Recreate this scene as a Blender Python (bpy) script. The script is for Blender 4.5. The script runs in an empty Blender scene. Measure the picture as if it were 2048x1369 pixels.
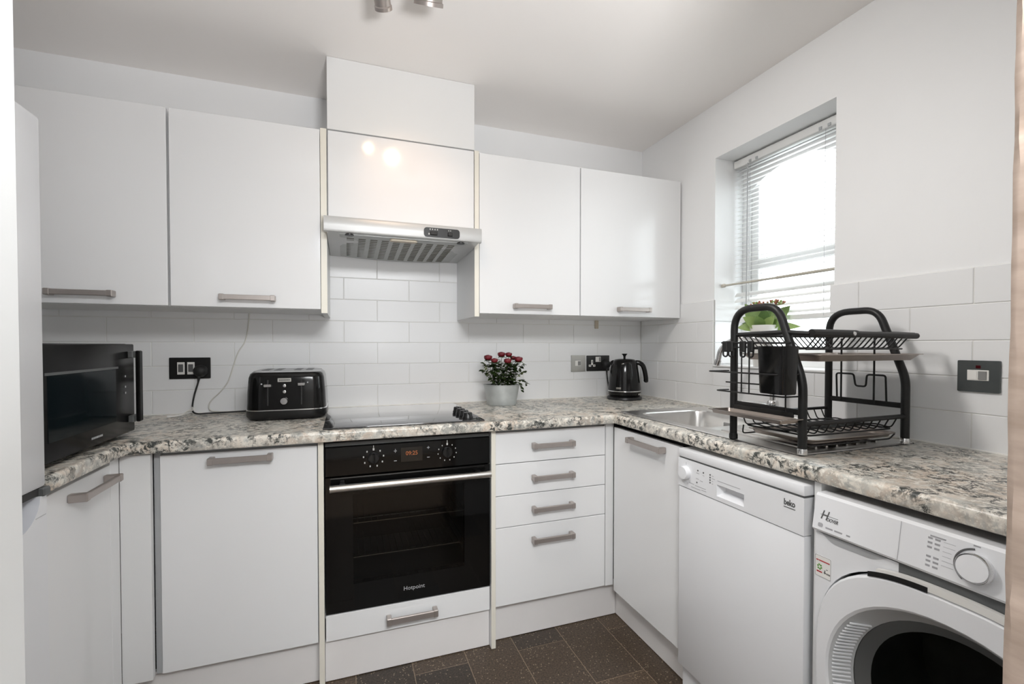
import bpy, bmesh, math, random
from math import sin, cos, pi, radians
from mathutils import Vector, Matrix
random.seed(7)
S = bpy.context.scene
COL = S.collection

# ---------------------------------------------------------------- camera
cam_d = bpy.data.cameras.new('camera')
cam = bpy.data.objects.new('camera', cam_d); COL.objects.link(cam)
YAW, PITCH, ROLL = .339, -.0176, -.0001
f_ = Vector((sin(YAW)*cos(PITCH), cos(YAW)*cos(PITCH), sin(PITCH)))
r_ = Vector((cos(YAW), -sin(YAW), 0)); u_ = r_.cross(f_)
cam.matrix_world = Matrix(((r_.x, u_.x, -f_.x, -1.6453), (r_.y, u_.y, -f_.y, -2.2893), (r_.z, u_.z, -f_.z, 1.1909), (0, 0, 0, 1)))
cam_d.sensor_width = 36.0
cam_d.lens = 914.565/2048*36
cam_d.shift_x = 9.6858/2048
cam_d.shift_y = 23.5677/2048
cam_d.clip_start = .02
S.camera = cam

# ---------------------------------------------------------------- world, lights, exposure
wd = bpy.data.worlds.new('overcast_sky'); S.world = wd; wd.use_nodes = True
bg = wd.node_tree.nodes['Background']
bg.inputs['Color'].default_value = (.93, .97, 1.0, 1)
bg.inputs['Strength'].default_value = 4.0
def area(name, loc, target, sx, sy, power, col):
    d = bpy.data.lights.new(name, 'AREA'); d.shape = 'RECTANGLE'; d.size = sx; d.size_y = sy
    d.energy = power; d.color = col
    o = bpy.data.objects.new(name, d); COL.objects.link(o); o.location = loc
    o.rotation_euler = (Vector(target)-Vector(loc)).to_track_quat('-Z', 'Y').to_euler()
    return o
area('added_hall_fill', (-1.42, -2.98, 2.17), (-1.30, -.6, .20), 1.2, .34, 33, (.97, .985, 1))  # unseen area light added in the hall to brighten the kitchen fronts
area('added_ceiling_fill', (-1.34, -2.78, 1.15), (-1.34, -2.75, 2.33), .3, .3, 53, (.98, .985, 1))  # invented upward fill behind the camera, added to lift the ceiling and walls
S.view_settings.view_transform = 'Standard'
S.view_settings.look = 'None'
S.view_settings.gamma = 1
S.view_settings.use_curve_mapping = False
S.view_settings.exposure = 0.38
S.cycles.max_bounces = 10
S.cycles.diffuse_bounces = 6
S.cycles.transparent_max_bounces = 24
S.cycles.sample_clamp_indirect = 6
S.cycles.caustics_reflective = False
S.cycles.caustics_refractive = False

# ---------------------------------------------------------------- materials
def nt(name):
    m = bpy.data.materials.new(name); m.use_nodes = True
    return m, m.node_tree.nodes, m.node_tree.links, m.node_tree.nodes['Principled BSDF']
def rgb(c): return (c[0], c[1], c[2], 1)
def pm(name, col, rough=.5, metal=0, spec=.5, coat=0, var=.03, scale=9, bump=0, bscale=200, emit=None, es=0):
    m, N, L, P = nt(name)
    P.inputs['Roughness'].default_value = rough; P.inputs['Metallic'].default_value = metal
    P.inputs['Specular IOR Level'].default_value = spec
    P.inputs['Coat Weight'].default_value = coat; P.inputs['Coat Roughness'].default_value = .05
    tc = N.new('ShaderNodeTexCoord')
    nz = N.new('ShaderNodeTexNoise'); nz.inputs['Scale'].default_value = scale; nz.inputs['Detail'].default_value = 3
    L.new(tc.outputs['Object'], nz.inputs['Vector'])
    mx = N.new('ShaderNodeMix'); mx.data_type = 'RGBA'
    mx.inputs['A'].default_value = rgb([c*(1-var) for c in col]); mx.inputs['B'].default_value = rgb([min(1, c*(1+var)) for c in col])
    L.new(nz.outputs['Fac'], mx.inputs['Factor']); L.new(mx.outputs['Result'], P.inputs['Base Color'])
    if bump:
        b = N.new('ShaderNodeTexNoise'); b.inputs['Scale'].default_value = bscale; L.new(tc.outputs['Object'], b.inputs['Vector'])
        bn = N.new('ShaderNodeBump'); bn.inputs['Strength'].default_value = bump; bn.inputs['Distance'].default_value = .002
        L.new(b.outputs['Fac'], bn.inputs['Height']); L.new(bn.outputs['Normal'], P.inputs['Normal'])
    if emit:
        P.inputs['Emission Color'].default_value = rgb(emit); P.inputs['Emission Strength'].default_value = es
    return m
M = {}
M['wall'] = pm('wall_paint', (.86, .865, .87), .7, bump=.05, bscale=90, var=.01)
M['ceiling'] = pm('ceiling_paint', (.90, .87, .845), .8, bump=.06, bscale=60, var=.015, scale=2)
M['tile'] = pm('white_glazed_tile', (.83, .835, .84), .26, var=.012, scale=3, bump=.02, bscale=12)
M['trim_white'] = pm('trim_off_white', (.50, .51, .51), .5, var=.02)
M['grout'] = pm('grout', (.76, .755, .73), .8, var=.08)
M['gloss_white'] = pm('gloss_white_door', (.815, .82, .825), .12, var=.006, scale=2)
M['satin_white'] = pm('satin_white_board', (.77, .775, .775), .35, var=.008)
M['cream'] = pm('cream_edge_band', (.80, .77, .68), .4)
M['plinth'] = pm('plinth_white', (.82, .80, .79), .4, var=.03)
M['dark_gap'] = pm('shadow_gap_board', (.16, .16, .155), .7)
M['appliance'] = pm('appliance_white', (.80, .81, .83), .25, var=.006)
M['appl_grey'] = pm('appliance_grey', (.42, .43, .44), .35)
M['drum_dark'] = pm('drum_dark_steel', (.085, .086, .082), .30, metal=.3, var=.3, scale=18)
M['grip_shade'] = pm('grip_shaded_grey', (.52, .54, .58), .4)  # bluish grey puts the shading of the hand-grip recess into its colour
M['bezel'] = pm('bezel_silver', (.56, .57, .575), .35)
M['appl_dark'] = pm('appliance_dark_grey', (.10, .105, .105), .4)
M['nickel'] = pm('brushed_nickel', (.47, .425, .40), .38, metal=.85, var=.06, scale=40)
M['steel'] = pm('stainless_steel', (.78, .765, .745), .28, metal=1, var=.06, scale=30)
M['steel_tray'] = pm('rack_tray_steel', (.42, .37, .335), .33, metal=1, var=.2, scale=14)
M['chrome'] = pm('chrome', (.72, .72, .72), .10, metal=1)
M['alu'] = pm('brushed_aluminium', (.66, .65, .63), .32, metal=1, var=.05, scale=60)
M['black_gloss'] = pm('black_gloss', (.006, .006, .006), .10, spec=.35)
M['micro_black'] = pm('microwave_black', (.006, .006, .006), .22, spec=.14)
M['micro_glass'] = pm('microwave_door_glass', (.006, .010, .012), .08, spec=.12)
M['black_satin'] = pm('black_satin', (.010, .010, .010), .34, spec=.4)
M['black_matt'] = pm('black_powder_coat', (.012, .012, .012), .42, spec=.35, bump=.05, bscale=300)
M['black_glass'] = pm('black_glass', (.004, .004, .004), .05, spec=.30)
M['hob_glass'] = pm('hob_glass', (.03, .03, .032), .02, spec=1.0, coat=1)
M['rubber'] = pm('black_rubber', (.012, .012, .012), .6)
M['hood'] = pm('hood_silver_grey', (.50, .505, .50), .38, metal=.25, var=.04)
M['hood_under'] = pm('hood_filter_grey', (.40, .41, .40), .45, metal=.4, var=.10, scale=16)
M['hood_slot'] = pm('hood_slot_dark', (.13, .125, .10), .6, metal=.3, var=.4, scale=12)
M['beige'] = pm('beige_plastic', (.55, .48, .38), .5)
M['white_plastic'] = pm('white_plastic', (.80, .79, .76), .35)
M['cable_white'] = pm('white_cable', (.66, .65, .60), .5)
M['zinc'] = pm('galvanised_zinc', (.52, .545, .54), .48, metal=.55, var=.22, scale=22)
M['soil'] = pm('potting_soil', (.03, .022, .015), .95, var=.5, scale=60)
M['leaf'] = pm('rose_leaf', (.036, .068, .014), .5, var=.55, scale=25)
M['leaf_pale'] = pm('rose_leaf_pale', (.18, .23, .08), .5, var=.4, scale=25)
M['stem'] = pm('stem', (.09, .11, .04), .6, var=.3)
M['petal'] = pm('red_petal', (.17, .004, .012), .55, var=.4, scale=40)
M['kleaf'] = pm('kalanchoe_leaf', (.17, .27, .075), .45, var=.45, scale=30)
M['kleaf_dark'] = pm('kalanchoe_leaf_dark', (.085, .16, .04), .45, var=.35, scale=30)
M['kleaf_light'] = pm('kalanchoe_leaf_light', (.27, .38, .12), .45, var=.25, scale=30)
M['kflower'] = pm('kalanchoe_bud', (.38, .14, .09), .6, var=.6, scale=90)
M['pvc'] = pm('white_upvc', (.80, .80, .80), .28)
M['slat'] = pm('blind_slat', (.78, .78, .77), .4)
M['cream_rod'] = pm('cream_rod', (.52, .49, .42), .35, var=.05)
M['print'] = pm('grey_print', (.10, .10, .10), .6)
M['print_light'] = pm('light_grey_print', (.40, .40, .42), .6)
M['print_white'] = pm('white_print', (.50, .50, .48), .5)
M['red'] = pm('red_print', (.45, .03, .04), .5)
M['green'] = pm('green_print', (.12, .30, .06), .5)
M['neon'] = pm('neon_indicator', (.05, .002, .004), .2)
M['slate_plate'] = pm('slate_switch_plate', (.095, .105, .105), .38, metal=.5, var=.15, scale=50)
M['steel_plate'] = pm('brushed_steel_plate', (.50, .49, .46), .30, metal=.9, var=.08, scale=30)
M['dark_plate'] = pm('black_nickel_plate', (.055, .055, .055), .28, metal=.6, var=.1)
M['black_plate'] = pm('black_plate', (.013, .013, .013), .3)
M['grey_rocker'] = pm('grey_rocker', (.24, .24, .235), .4)
M['fridge_seal'] = pm('fridge_seal', (.03, .03, .03), .6)
M['display'] = pm('oven_display', (.012, .010, .008), .15)
M['digit'] = pm('clock_digit', (.1, .03, .01), .5, emit=(1, .28, .07), es=.22)
M['bulb'] = pm('lit_bulb', (1, .9, .75), .5, emit=(1, .78, .52), es=28)
M['floor_base'] = pm('floor_joint', (.27, .20, .14), .6)
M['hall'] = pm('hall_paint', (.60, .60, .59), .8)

def brushed(name, col):
    m, N, L, P = nt(name)
    return m
def granite():
    m, N, L, P = nt('granite_laminate')
    tc = N.new('ShaderNodeTexCoord')
    def noise(scale, detail, rough=.6, dist=0):
        n = N.new('ShaderNodeTexNoise'); n.inputs['Scale'].default_value = scale; n.inputs['Detail'].default_value = detail
        n.inputs['Roughness'].default_value = rough; n.inputs['Distortion'].default_value = dist
        L.new(tc.outputs['Object'], n.inputs['Vector']); return n
    def ramp(src, stops):
        r = N.new('ShaderNodeValToRGB'); e = r.color_ramp.elements
        while len(e) > 1: e.remove(e[-1])
        e[0].position, e[0].color = stops[0][0], rgb(stops[0][1])
        for p, c in stops[1:]:
            k = e.new(p); k.color = rgb(c)
        L.new(src, r.inputs['Fac']); return r
    def mix(fac, a, b):
        x = N.new('ShaderNodeMix'); x.data_type = 'RGBA'
        L.new(fac, x.inputs['Factor'])
        for k, v in (('A', a), ('B', b)):
            if isinstance(v, tuple): x.inputs[k].default_value = rgb(v)
            else: L.new(v, x.inputs[k])
        return x.outputs['Result']
    big = ramp(noise(10, 5, .62, .9).outputs['Fac'], [(.30, (.15, .155, .145)), (.42, (.45, .44, .40)), (.52, (.70, .58, .47)), (.60, (.65, .63, .57)), (.72, (.22, .23, .215))])
    cool = ramp(noise(2.2, 2).outputs['Fac'], [(.40, (0, 0, 0)), (.62, (.75, .75, .75))])
    c0 = mix(cool.outputs['Color'], big.outputs['Color'], ramp(noise(13, 4, .6, .6).outputs['Fac'], [(.33, (.27, .28, .27)), (.48, (.62, .62, .58)), (.60, (.82, .79, .72))]).outputs['Color'])
    light = ramp(noise(46, 5, .72, .4).outputs['Fac'], [(.50, (0, 0, 0)), (.60, (1, 1, 1))])
    c1 = mix(light.outputs['Color'], c0, (.82, .78, .70))
    dark = ramp(noise(58, 6, .78, .5).outputs['Fac'], [(.47, (0, 0, 0)), (.55, (1, 1, 1))])
    dm = ramp(noise(13, 3).outputs['Fac'], [(.42, (.08, .08, .08)), (.56, (1, 1, 1))])
    fac = N.new('ShaderNodeMath'); fac.operation = 'MULTIPLY'
    L.new(dark.outputs['Color'], fac.inputs[0]); L.new(dm.outputs['Color'], fac.inputs[1])
    c2 = mix(fac.outputs[0], c1, (.05, .055, .05))
    v = N.new('ShaderNodeTexVoronoi'); v.inputs['Scale'].default_value = 120; L.new(tc.outputs['Object'], v.inputs['Vector'])
    fl = ramp(v.outputs['Distance'], [(.12, (1, 1, 1)), (.24, (0, 0, 0))])
    fm = N.new('ShaderNodeMath'); fm.operation = 'MULTIPLY'; fm.inputs[1].default_value = .6
    L.new(fl.outputs['Color'], fm.inputs[0])
    c3 = mix(fm.outputs[0], c2, (.82, .77, .68))
    L.new(c3, P.inputs['Base Color'])
    P.inputs['Roughness'].default_value = .30; P.inputs['Specular IOR Level'].default_value = .5
    b = N.new('ShaderNodeBump'); b.inputs['Strength'].default_value = .12; b.inputs['Distance'].default_value = .001
    L.new(noise(140, 3).outputs['Fac'], b.inputs['Height']); L.new(b.outputs['Normal'], P.inputs['Normal'])
    return m
M['granite'] = granite()

def floor_tile():
    m, N, L, P = nt('speckled_brown_vinyl')
    tc = N.new('ShaderNodeTexCoord'); oi = N.new('ShaderNodeObjectInfo')
    add = N.new('ShaderNodeVectorMath'); add.operation = 'ADD'
    L.new(tc.outputs['Object'], add.inputs[0]); L.new(oi.outputs['Location'], add.inputs[1])
    r = N.new('ShaderNodeValToRGB'); e = r.color_ramp.elements
    e[0].position, e[0].color = 0, (.027, .021, .016, 1); e[1].position, e[1].color = 1, (.092, .064, .042, 1)
    L.new(oi.outputs['Random'], r.inputs['Fac'])
    n = N.new('ShaderNodeTexNoise'); n.inputs['Scale'].default_value = 160; n.inputs['Detail'].default_value = 4
    L.new(add.outputs[0], n.inputs['Vector'])
    r2 = N.new('ShaderNodeValToRGB'); r2.color_ramp.elements[0].position = .35; r2.color_ramp.elements[0].color = (.45, .45, .45, 1)
    r2.color_ramp.elements[1].position = .7; r2.color_ramp.elements[1].color = (1.9, 1.8, 1.7, 1); L.new(n.outputs['Fac'], r2.inputs['Fac'])
    mul = N.new('ShaderNodeMix'); mul.data_type = 'RGBA'; mul.blend_type = 'MULTIPLY'; mul.inputs['Factor'].default_value = 1
    L.new(r.outputs['Color'], mul.inputs['A']); L.new(r2.outputs['Color'], mul.inputs['B'])
    v = N.new('ShaderNodeTexVoronoi'); v.inputs['Scale'].default_value = 75; L.new(add.outputs[0], v.inputs['Vector'])
    r3 = N.new('ShaderNodeValToRGB'); r3.color_ramp.elements[0].position = .14; r3.color_ramp.elements[0].color = (.8, .8, .8, 1)
    r3.color_ramp.elements[1].position = .21; r3.color_ramp.elements[1].color = (0, 0, 0, 1); L.new(v.outputs['Distance'], r3.inputs['Fac'])
    mx = N.new('ShaderNodeMix'); mx.data_type = 'RGBA'; L.new(r3.outputs['Color'], mx.inputs['Factor'])
    L.new(mul.outputs['Result'], mx.inputs['A']); mx.inputs['B'].default_value = (.33, .26, .18, 1)
    L.new(mx.outputs['Result'], P.inputs['Base Color']); P.inputs['Roughness'].default_value = .45
    return m
M['floor_tile'] = floor_tile()

def sheet_glass(name, tint, spec=.5, rough=.02):
    m, N, L, P = nt(name); out = N['Material Output']; N.remove(P)
    t = N.new('ShaderNodeBsdfTransparent'); t.inputs['Color'].default_value = rgb(tint)
    g = N.new('ShaderNodeBsdfGlossy'); g.inputs['Roughness'].default_value = rough
    fr = N.new('ShaderNodeFresnel'); fr.inputs['IOR'].default_value = 1.0 + spec
    geo = N.new('ShaderNodeNewGeometry'); inv = N.new('ShaderNodeMath'); inv.operation = 'SUBTRACT'; inv.inputs[0].default_value = 1; L.new(geo.outputs['Backfacing'], inv.inputs[1])
    ff = N.new('ShaderNodeMath'); ff.operation = 'MULTIPLY'; L.new(fr.outputs[0], ff.inputs[0]); L.new(inv.outputs[0], ff.inputs[1])
    nz = N.new('ShaderNodeTexNoise'); nz.inputs['Scale'].default_value = 3
    mx = N.new('ShaderNodeMixShader')
    L.new(ff.outputs[0], mx.inputs[0]); L.new(t.outputs[0], mx.inputs[1]); L.new(g.outputs[0], mx.inputs[2]); L.new(mx.outputs[0], out.inputs['Surface'])
    return m
M['glass'] = sheet_glass('window_glass', (.96, .98, .98))
M['oven_glass'] = sheet_glass('tinted_oven_glass', (.60, .60, .58), .42)
M['drum_glass'] = sheet_glass('tinted_porthole_glass', (.55, .56, .55), .5)

def ribbed():
    m, N, L, P = nt('ribbed_trim')
    return m
def pink_lining():
    m, N, L, P = nt('rough_pinkish_lining')
    tc = N.new('ShaderNodeTexCoord'); mp = N.new('ShaderNodeMapping'); mp.inputs['Scale'].default_value = (6, 6, 22)
    L.new(tc.outputs['Object'], mp.inputs['Vector'])
    n = N.new('ShaderNodeTexNoise'); n.inputs['Scale'].default_value = 2.5; n.inputs['Detail'].default_value = 4; L.new(mp.outputs[0], n.inputs['Vector'])
    r = N.new('ShaderNodeValToRGB'); r.color_ramp.elements[0].position = .3; r.color_ramp.elements[0].color = (.33, .255, .205, 1)
    r.color_ramp.elements[1].position = .7; r.color_ramp.elements[1].color = (.47, .375, .315, 1)
    L.new(n.outputs['Fac'], r.inputs['Fac']); L.new(r.outputs['Color'], P.inputs['Base Color']); P.inputs['Roughness'].default_value = .7
    return m
M['lining'] = pink_lining()

# ---------------------------------------------------------------- geometry helpers
class G:
    def __init__(s): s.bm = bmesh.new()
    def box(s, x0, x1, y0, y1, z0, z1, bev=0, seg=1):
        x0, x1 = min(x0, x1), max(x0, x1); y0, y1 = min(y0, y1), max(y0, y1); z0, z1 = min(z0, z1), max(z0, z1)
        v = [s.bm.verts.new(p) for p in ((x0,y0,z0),(x1,y0,z0),(x1,y1,z0),(x0,y1,z0),(x0,y0,z1),(x1,y0,z1),(x1,y1,z1),(x0,y1,z1))]
        fs = [s.bm.faces.new([v[i] for i in q]) for q in ((3,2,1,0),(4,5,6,7),(0,1,5,4),(1,2,6,5),(2,3,7,6),(3,0,4,7))]
        if bev:
            es = list({e for f in fs for e in f.edges})
            bmesh.ops.bevel(s.bm, geom=es, offset=bev, segments=seg, affect='EDGES', profile=.5)
        return s
    def rings(s, rings, closed=True, cap0=True, cap1=True, loop=False):
        R = [[s.bm.verts.new(p) for p in r] for r in rings]
        n = len(R[0]); pairs = list(zip(R[:-1], R[1:])) + ([(R[-1], R[0])] if loop else [])
        for a, b in pairs:
            for i in range(n if closed else n-1):
                j = (i+1) % n
                try: s.bm.faces.new((a[i], a[j], b[j], b[i]))
                except ValueError: pass
        if closed and not loop:
            if cap0: s.bm.faces.new(R[0][::-1])
            if cap1: s.bm.faces.new(R[-1])
        return s
    def tube(s, path, r, n=8, loop=False, ry=None):
        P = [Vector(p) for p in path]; m = len(P)
        def tan(i):
            if loop: return (P[(i+1) % m]-P[i-1]).normalized()
            a = P[min(i+1, m-1)]-P[max(i-1, 0)]
            return a.normalized()
        t = tan(0); up = Vector((0,0,1)) if abs(t.z) < .9 else Vector((0,1,0))
        nrm = (up - t*up.dot(t)).normalized(); rings = []
        for i in range(m):
            t = tan(i); nrm = (nrm - t*nrm.dot(t)); nrm = nrm.normalized() if nrm.length > 1e-6 else t.orthogonal().normalized()
            b = t.cross(nrm); rr = r[i] if isinstance(r, (list, tuple)) else r
            rings.append([P[i] + nrm*rr*cos(2*pi*k/n) + b*(ry or rr)*sin(2*pi*k/n) for k in range(n)])
        return s.rings(rings, loop=loop)
    def lathe(s, prof, c=(0,0,0), n=28, sx=1, sy=1, mat=None, cap0=True, cap1=True):
        rings = []
        for r, z in prof:
            ring = []
            for k in range(n):
                p = Vector((r*sx*cos(2*pi*k/n), r*sy*sin(2*pi*k/n), z))
                p = mat @ p if mat else p
                ring.append(p + Vector(c))
            rings.append(ring)
        return s.rings(rings, cap0=cap0, cap1=cap1)
    def prism(s, poly, h0, h1, f):
        return s.rings([[Vector(f(u, v, h)) for u, v in poly] for h in (h0, h1)])
    def quad(s, a, b, c, d):
        s.bm.faces.new([s.bm.verts.new(p) for p in (a, b, c, d)]); return s
    def face(s, pts): s.bm.faces.new([s.bm.verts.new(p) for p in pts]); return s
    def xf(s, m):
        bmesh.ops.transform(s.bm, matrix=m, verts=s.bm.verts[:]); return s

def fillet(pts, rad, n=6, closed=False):
    """round the corners of a polyline"""
    P = [Vector(p) for p in pts]; out = []; m = len(P)
    for i in range(m):
        if not closed and i in (0, m-1): out.append(P[i]); continue
        r = rad[i] if isinstance(rad, (list, tuple)) else rad
        a, b, c = P[i-1], P[i], P[(i+1) % m]
        if r <= 0: out.append(b); continue
        u, v = (a-b), (c-b); d = min(r, u.length*.49, v.length*.49)
        p0, p1 = b+u.normalized()*d, b+v.normalized()*d
        for k in range(n+1):
            t = k/n; out.append((1-t)**2*p0 + 2*t*(1-t)*b + t*t*p1)
    return out
def smooth_path(pts, n=6):
    P = [Vector(p) for p in pts]; Q = [P[0]*2-P[1]] + P + [P[-1]*2-P[-2]]; out = []
    for i in range(1, len(Q)-2):
        a, b, c, d = Q[i-1:i+3]
        for k in range(n):
            t = k/n
            out.append(.5*((2*b)+(c-a)*t+(2*a-5*b+4*c-d)*t*t+(3*b-a-3*c+d)*t**3))
    out.append(P[-1]); return out
def rrect(u0, u1, v0, v1, r, n=5):
    out = []
    for cx, cy, a0 in ((u1-r, v1-r, 0), (u0+r, v1-r, 90), (u0+r, v0+r, 180), (u1-r, v0+r, 270)):
        for k in range(n+1):
            a = radians(a0+90*k/n); out.append((cx+r*cos(a), cy+r*sin(a)))
    return out

ROOT = {}
def root_of(o):
    while o.parent: o = o.parent
    return o
def obj(name, g, mat, parent=None, local=False, ang=35, label=None, kind=None, mesh=None):
    if mesh is None:
        bmesh.ops.recalc_face_normals(g.bm, faces=g.bm.faces[:])
        mesh = bpy.data.meshes.new(name)
        if parent is not None and not local:
            r = root_of(parent)
            if r.name in ROOT: bmesh.ops.transform(g.bm, matrix=ROOT[r.name].inverted(), verts=g.bm.verts[:])
        g.bm.to_mesh(mesh); g.bm.free()
        mesh.materials.append(M[mat] if isinstance(mat, str) else mat)
        if ang:
            for p in mesh.polygons: p.use_smooth = True
            mesh.set_sharp_from_angle(angle=radians(ang))
    o = bpy.data.objects.new(name, mesh); COL.objects.link(o)
    if parent is not None: o.parent = parent
    if label: o['label'] = label
    if kind: o['kind'] = kind
    return o
def tag(o, label, cat, group=None):
    o['label'] = label; o['category'] = cat
    if group: o['group'] = group
    return o
def thing(name, label, cat, loc=(0,0,0), rot=0, group=None):
    o = bpy.data.objects.new(name, None); o.empty_display_size = .05; COL.objects.link(o)
    o.location = loc; o.rotation_euler = (0, 0, rot)
    ROOT[o.name] = Matrix.Translation(loc) @ Matrix.Rotation(rot, 4, 'Z')
    return tag(o, label, cat, group)
def struct(name, g, mat, parent=None, ang=35):
    return obj(name, g, mat, parent, ang=ang, kind='structure')
def struct_empty(name, loc=(0,0,0)):
    o = bpy.data.objects.new(name, None); COL.objects.link(o); o.location = loc; o['kind'] = 'structure'
    ROOT[o.name] = Matrix.Translation(loc); return o
def text_geo(txt, size, org, xd, yd, depth=.0004, align='CENTER', shear=0, bold=0, sx=1):
    cu = bpy.data.curves.new('lettering', 'FONT'); cu.body = txt; cu.size = size; cu.extrude = depth
    cu.align_x = align; cu.align_y = 'CENTER'; cu.shear = shear; cu.offset = bold; cu.resolution_u = 3
    to = bpy.data.objects.new('lettering', cu); COL.objects.link(to)
    dg = bpy.context.evaluated_depsgraph_get(); me = bpy.data.meshes.new_from_object(to.evaluated_get(dg))
    bpy.data.objects.remove(to); bpy.data.curves.remove(cu)
    g = G(); g.bm.from_mesh(me); bpy.data.meshes.remove(me)
    x, y = Vector(xd).normalized(), Vector(yd).normalized(); z = x.cross(y)
    m = Matrix(((x.x*sx, y.x, z.x, org[0]), (x.y*sx, y.y, z.y, org[1]), (x.z*sx, y.z, z.z, org[2]), (0,0,0,1)))
    return g.xf(m)
# map helpers for fronts:  fy: (u,v,h)->front facing -y ; fx: front facing -x
def fY(y): return lambda u, v, h: (u, y-h, v)
def fX(x): return lambda u, v, h: (x-h, u, v)

# ---------------------------------------------------------------- setting
H = 2.3315; ZW = .90; P_ = .1019; W_ = .3025; XO = -.1409; YO = -.158; XL = -2.90
floor = struct('floor', G().box(XL-.1, .3, -2.25, .12, -.08, -.0009), 'floor_base')
tile_cache = {}
def tile_mesh(name, sx, sy, sz, bev, mat):
    k = (name, round(sx, 4), round(sy, 4), round(sz, 4))
    if k not in tile_cache:
        g = G().box(-sx/2, sx/2, -sy/2, sy/2, -sz/2, sz/2, bev)
        me = bpy.data.meshes.new(name); bmesh.ops.recalc_face_normals(g.bm, faces=g.bm.faces[:]); g.bm.to_mesh(me); g.bm.free()
        me.materials.append(M[mat]); tile_cache[k] = me
    return tile_cache[k]
fo = G()
for c in range(-9, 5):
    x0 = -.618 + .2*(c-1); x1 = x0+.2          # columns 0.2 m wide
    if x0 > -.06 or x1 < -2.85: continue
    off = -.64 if (c % 2 == 1) else -.89
    for k in range(-4, 5):
        y1 = off + .5*k; y0 = y1-.5
        a, b = max(y0, -2.25), min(y1, -.02); p, q = max(x0, XL), min(x1, -.02)
        if b-a < .03 or q-p < .03: continue
        o = obj('floor_tile', None, None, floor, mesh=tile_mesh('floor_tile', q-p-.0026, b-a-.0026, .006, .0005, 'floor_tile'))
        o.location = ((p+q)/2, (a+b)/2, -.003)

wb = struct('wall_back', G().box(XL-.1, .28, .006, .12, 0, H), 'wall')
obj('grout_bed', G().box(XL, .005, .0025, .0075, .9, .9+7*P_), 'grout', wb)
def back_row(i, xa, xb):
    z0 = ZW + i*P_
    ph = XO + (W_/2 if i % 2 == 0 else 0)
    for k in range(-2, 12):
        x1 = ph - (k-1)*W_ - 0; x0 = x1 - W_
        a, b = max(x0, xa), min(x1, xb)
        if b-a < .012: continue
        o = obj('tile', None, None, wb, mesh=tile_mesh('tile', b-a-.0026, .008, P_-.0026, .0012, 'tile'))
        o.location = ((a+b)/2, .004, z0+P_/2)
for i in range(5): back_row(i, XL, 0)
for i in (5, 6): back_row(i, -1.75, -1.05)

# right wall with the window opening
WY0, WY1, WZ0, WZ1 = -1.13, -.565, 1.092, 2.077
g = G()
g.box(.006, .30, -2.25, WY0, 0, H); g.box(.006, .30, WY1, .12, 0, H); g.box(.006, .30, WY0, WY1, 0, WZ0); g.box(.006, .30, WY0, WY1, WZ1, H)
wr = struct('wall_right', g, 'wall')
g = G()
for a, b, c, d in ((-2.2, WY0+.012, .9, .9+5*P_), (WY1, 0, .9, .9+5*P_), (WY0+.012, WY1, .9, WZ0-.004)): g.box(.0025, .0075, a, b, c, d)
obj('grout_bed', g, 'grout', wr)
def right_row(i, ya, yb, z0=None, z1=None):
    z0 = ZW+i*P_ if z0 is None else z0; z1 = ZW+(i+1)*P_ if z1 is None else z1
    ph = YO + (W_/2 if i % 2 == 0 else 0)
    for k in range(-1, 9):
        y1 = ph - k*W_ + (W_ if 0 else 0); y0 = y1-W_
        a, b = max(y0, ya), min(y1, yb)
        if b-a < .012: continue
        o = obj('tile', None, None, wr, mesh=tile_mesh('tile', .008, b-a-.0026, z1-z0-.0026, .0012, 'tile'))
        o.location = (.004, (a+b)/2, (z0+z1)/2)
for i in range(5):
    if i == 0: right_row(i, -2.2, 0)
    elif i == 1:
        right_row(i, -2.2, WY0+.012); right_row(i, WY1, 0); right_row(i, WY0+.012, WY1, ZW+P_, WZ0-.003)
    else: right_row(i, -2.2, WY0+.012); right_row(i, WY1, 0)
# tiles on the left reveal of the window
for i in range(2, 5):
    o = obj('reveal_tile', None, None, wr, mesh=tile_mesh('reveal_tile', .15, .006, P_-.0026, .001, 'tile'))
    o.location = (.0825, WY1-.002, ZW+(i+.5)*P_)

struct('wall_left', G().box(XL-.1, XL, -2.25, .12, 0, H), 'wall')
struct('ceiling', G().box(XL-.1, .30, -2.25, .12, H, H+.08), 'ceiling')
g = G(); g.box(XL, -1.806, -2.12, -2.0, 0, H); g.box(-1.806, -.962, -2.12, -2.0, 2.02, H); g.box(-.93, -.66, -2.28, -2.0, 0, H); g.box(-.66, .006, -2.28, -2.19, 0, H); g.box(-.962, -.93, -2.12, -2.0, 2.02, H)
struct('wall_front', g, 'wall')
struct('trim_1', G().box(-1.8055, -1.7955, -2.135, -1.999, 0, 2.02, .001), 'trim_white')
# rough right-hand lining, edge slightly uneven
g = G(); n = 60
ring = []
for k in range(n+1):
    z = 2.02*k/n; d = random.uniform(-.0022, .0022)
    ring.append([(-.962+d*.4, -2.30, z), (-.962+d*.4, -2.006+d, z), (-.957+d, -1.999, z), (-.93, -1.999, z), (-.93, -2.30, z)])
g.rings(ring)
struct('trim_2', g, 'lining')
# the hall behind the doorway
struct('floor_hall', G().box(XL, .3, -4.1, -2.25, -.08, 0), 'floor_base')
g = G(); g.box(XL, .3, -4.1, -4.0, 0, H); g.box(XL-.1, XL, -4.1, -2.12, 0, H); g.box(.2, .3, -4.1, -2.28, 0, H)
struct('wall_hall', g, 'hall')
struct('ceiling_hall', G().box(XL-.1, .3, -4.1, -2.25, H, H+.08), 'hall')

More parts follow.
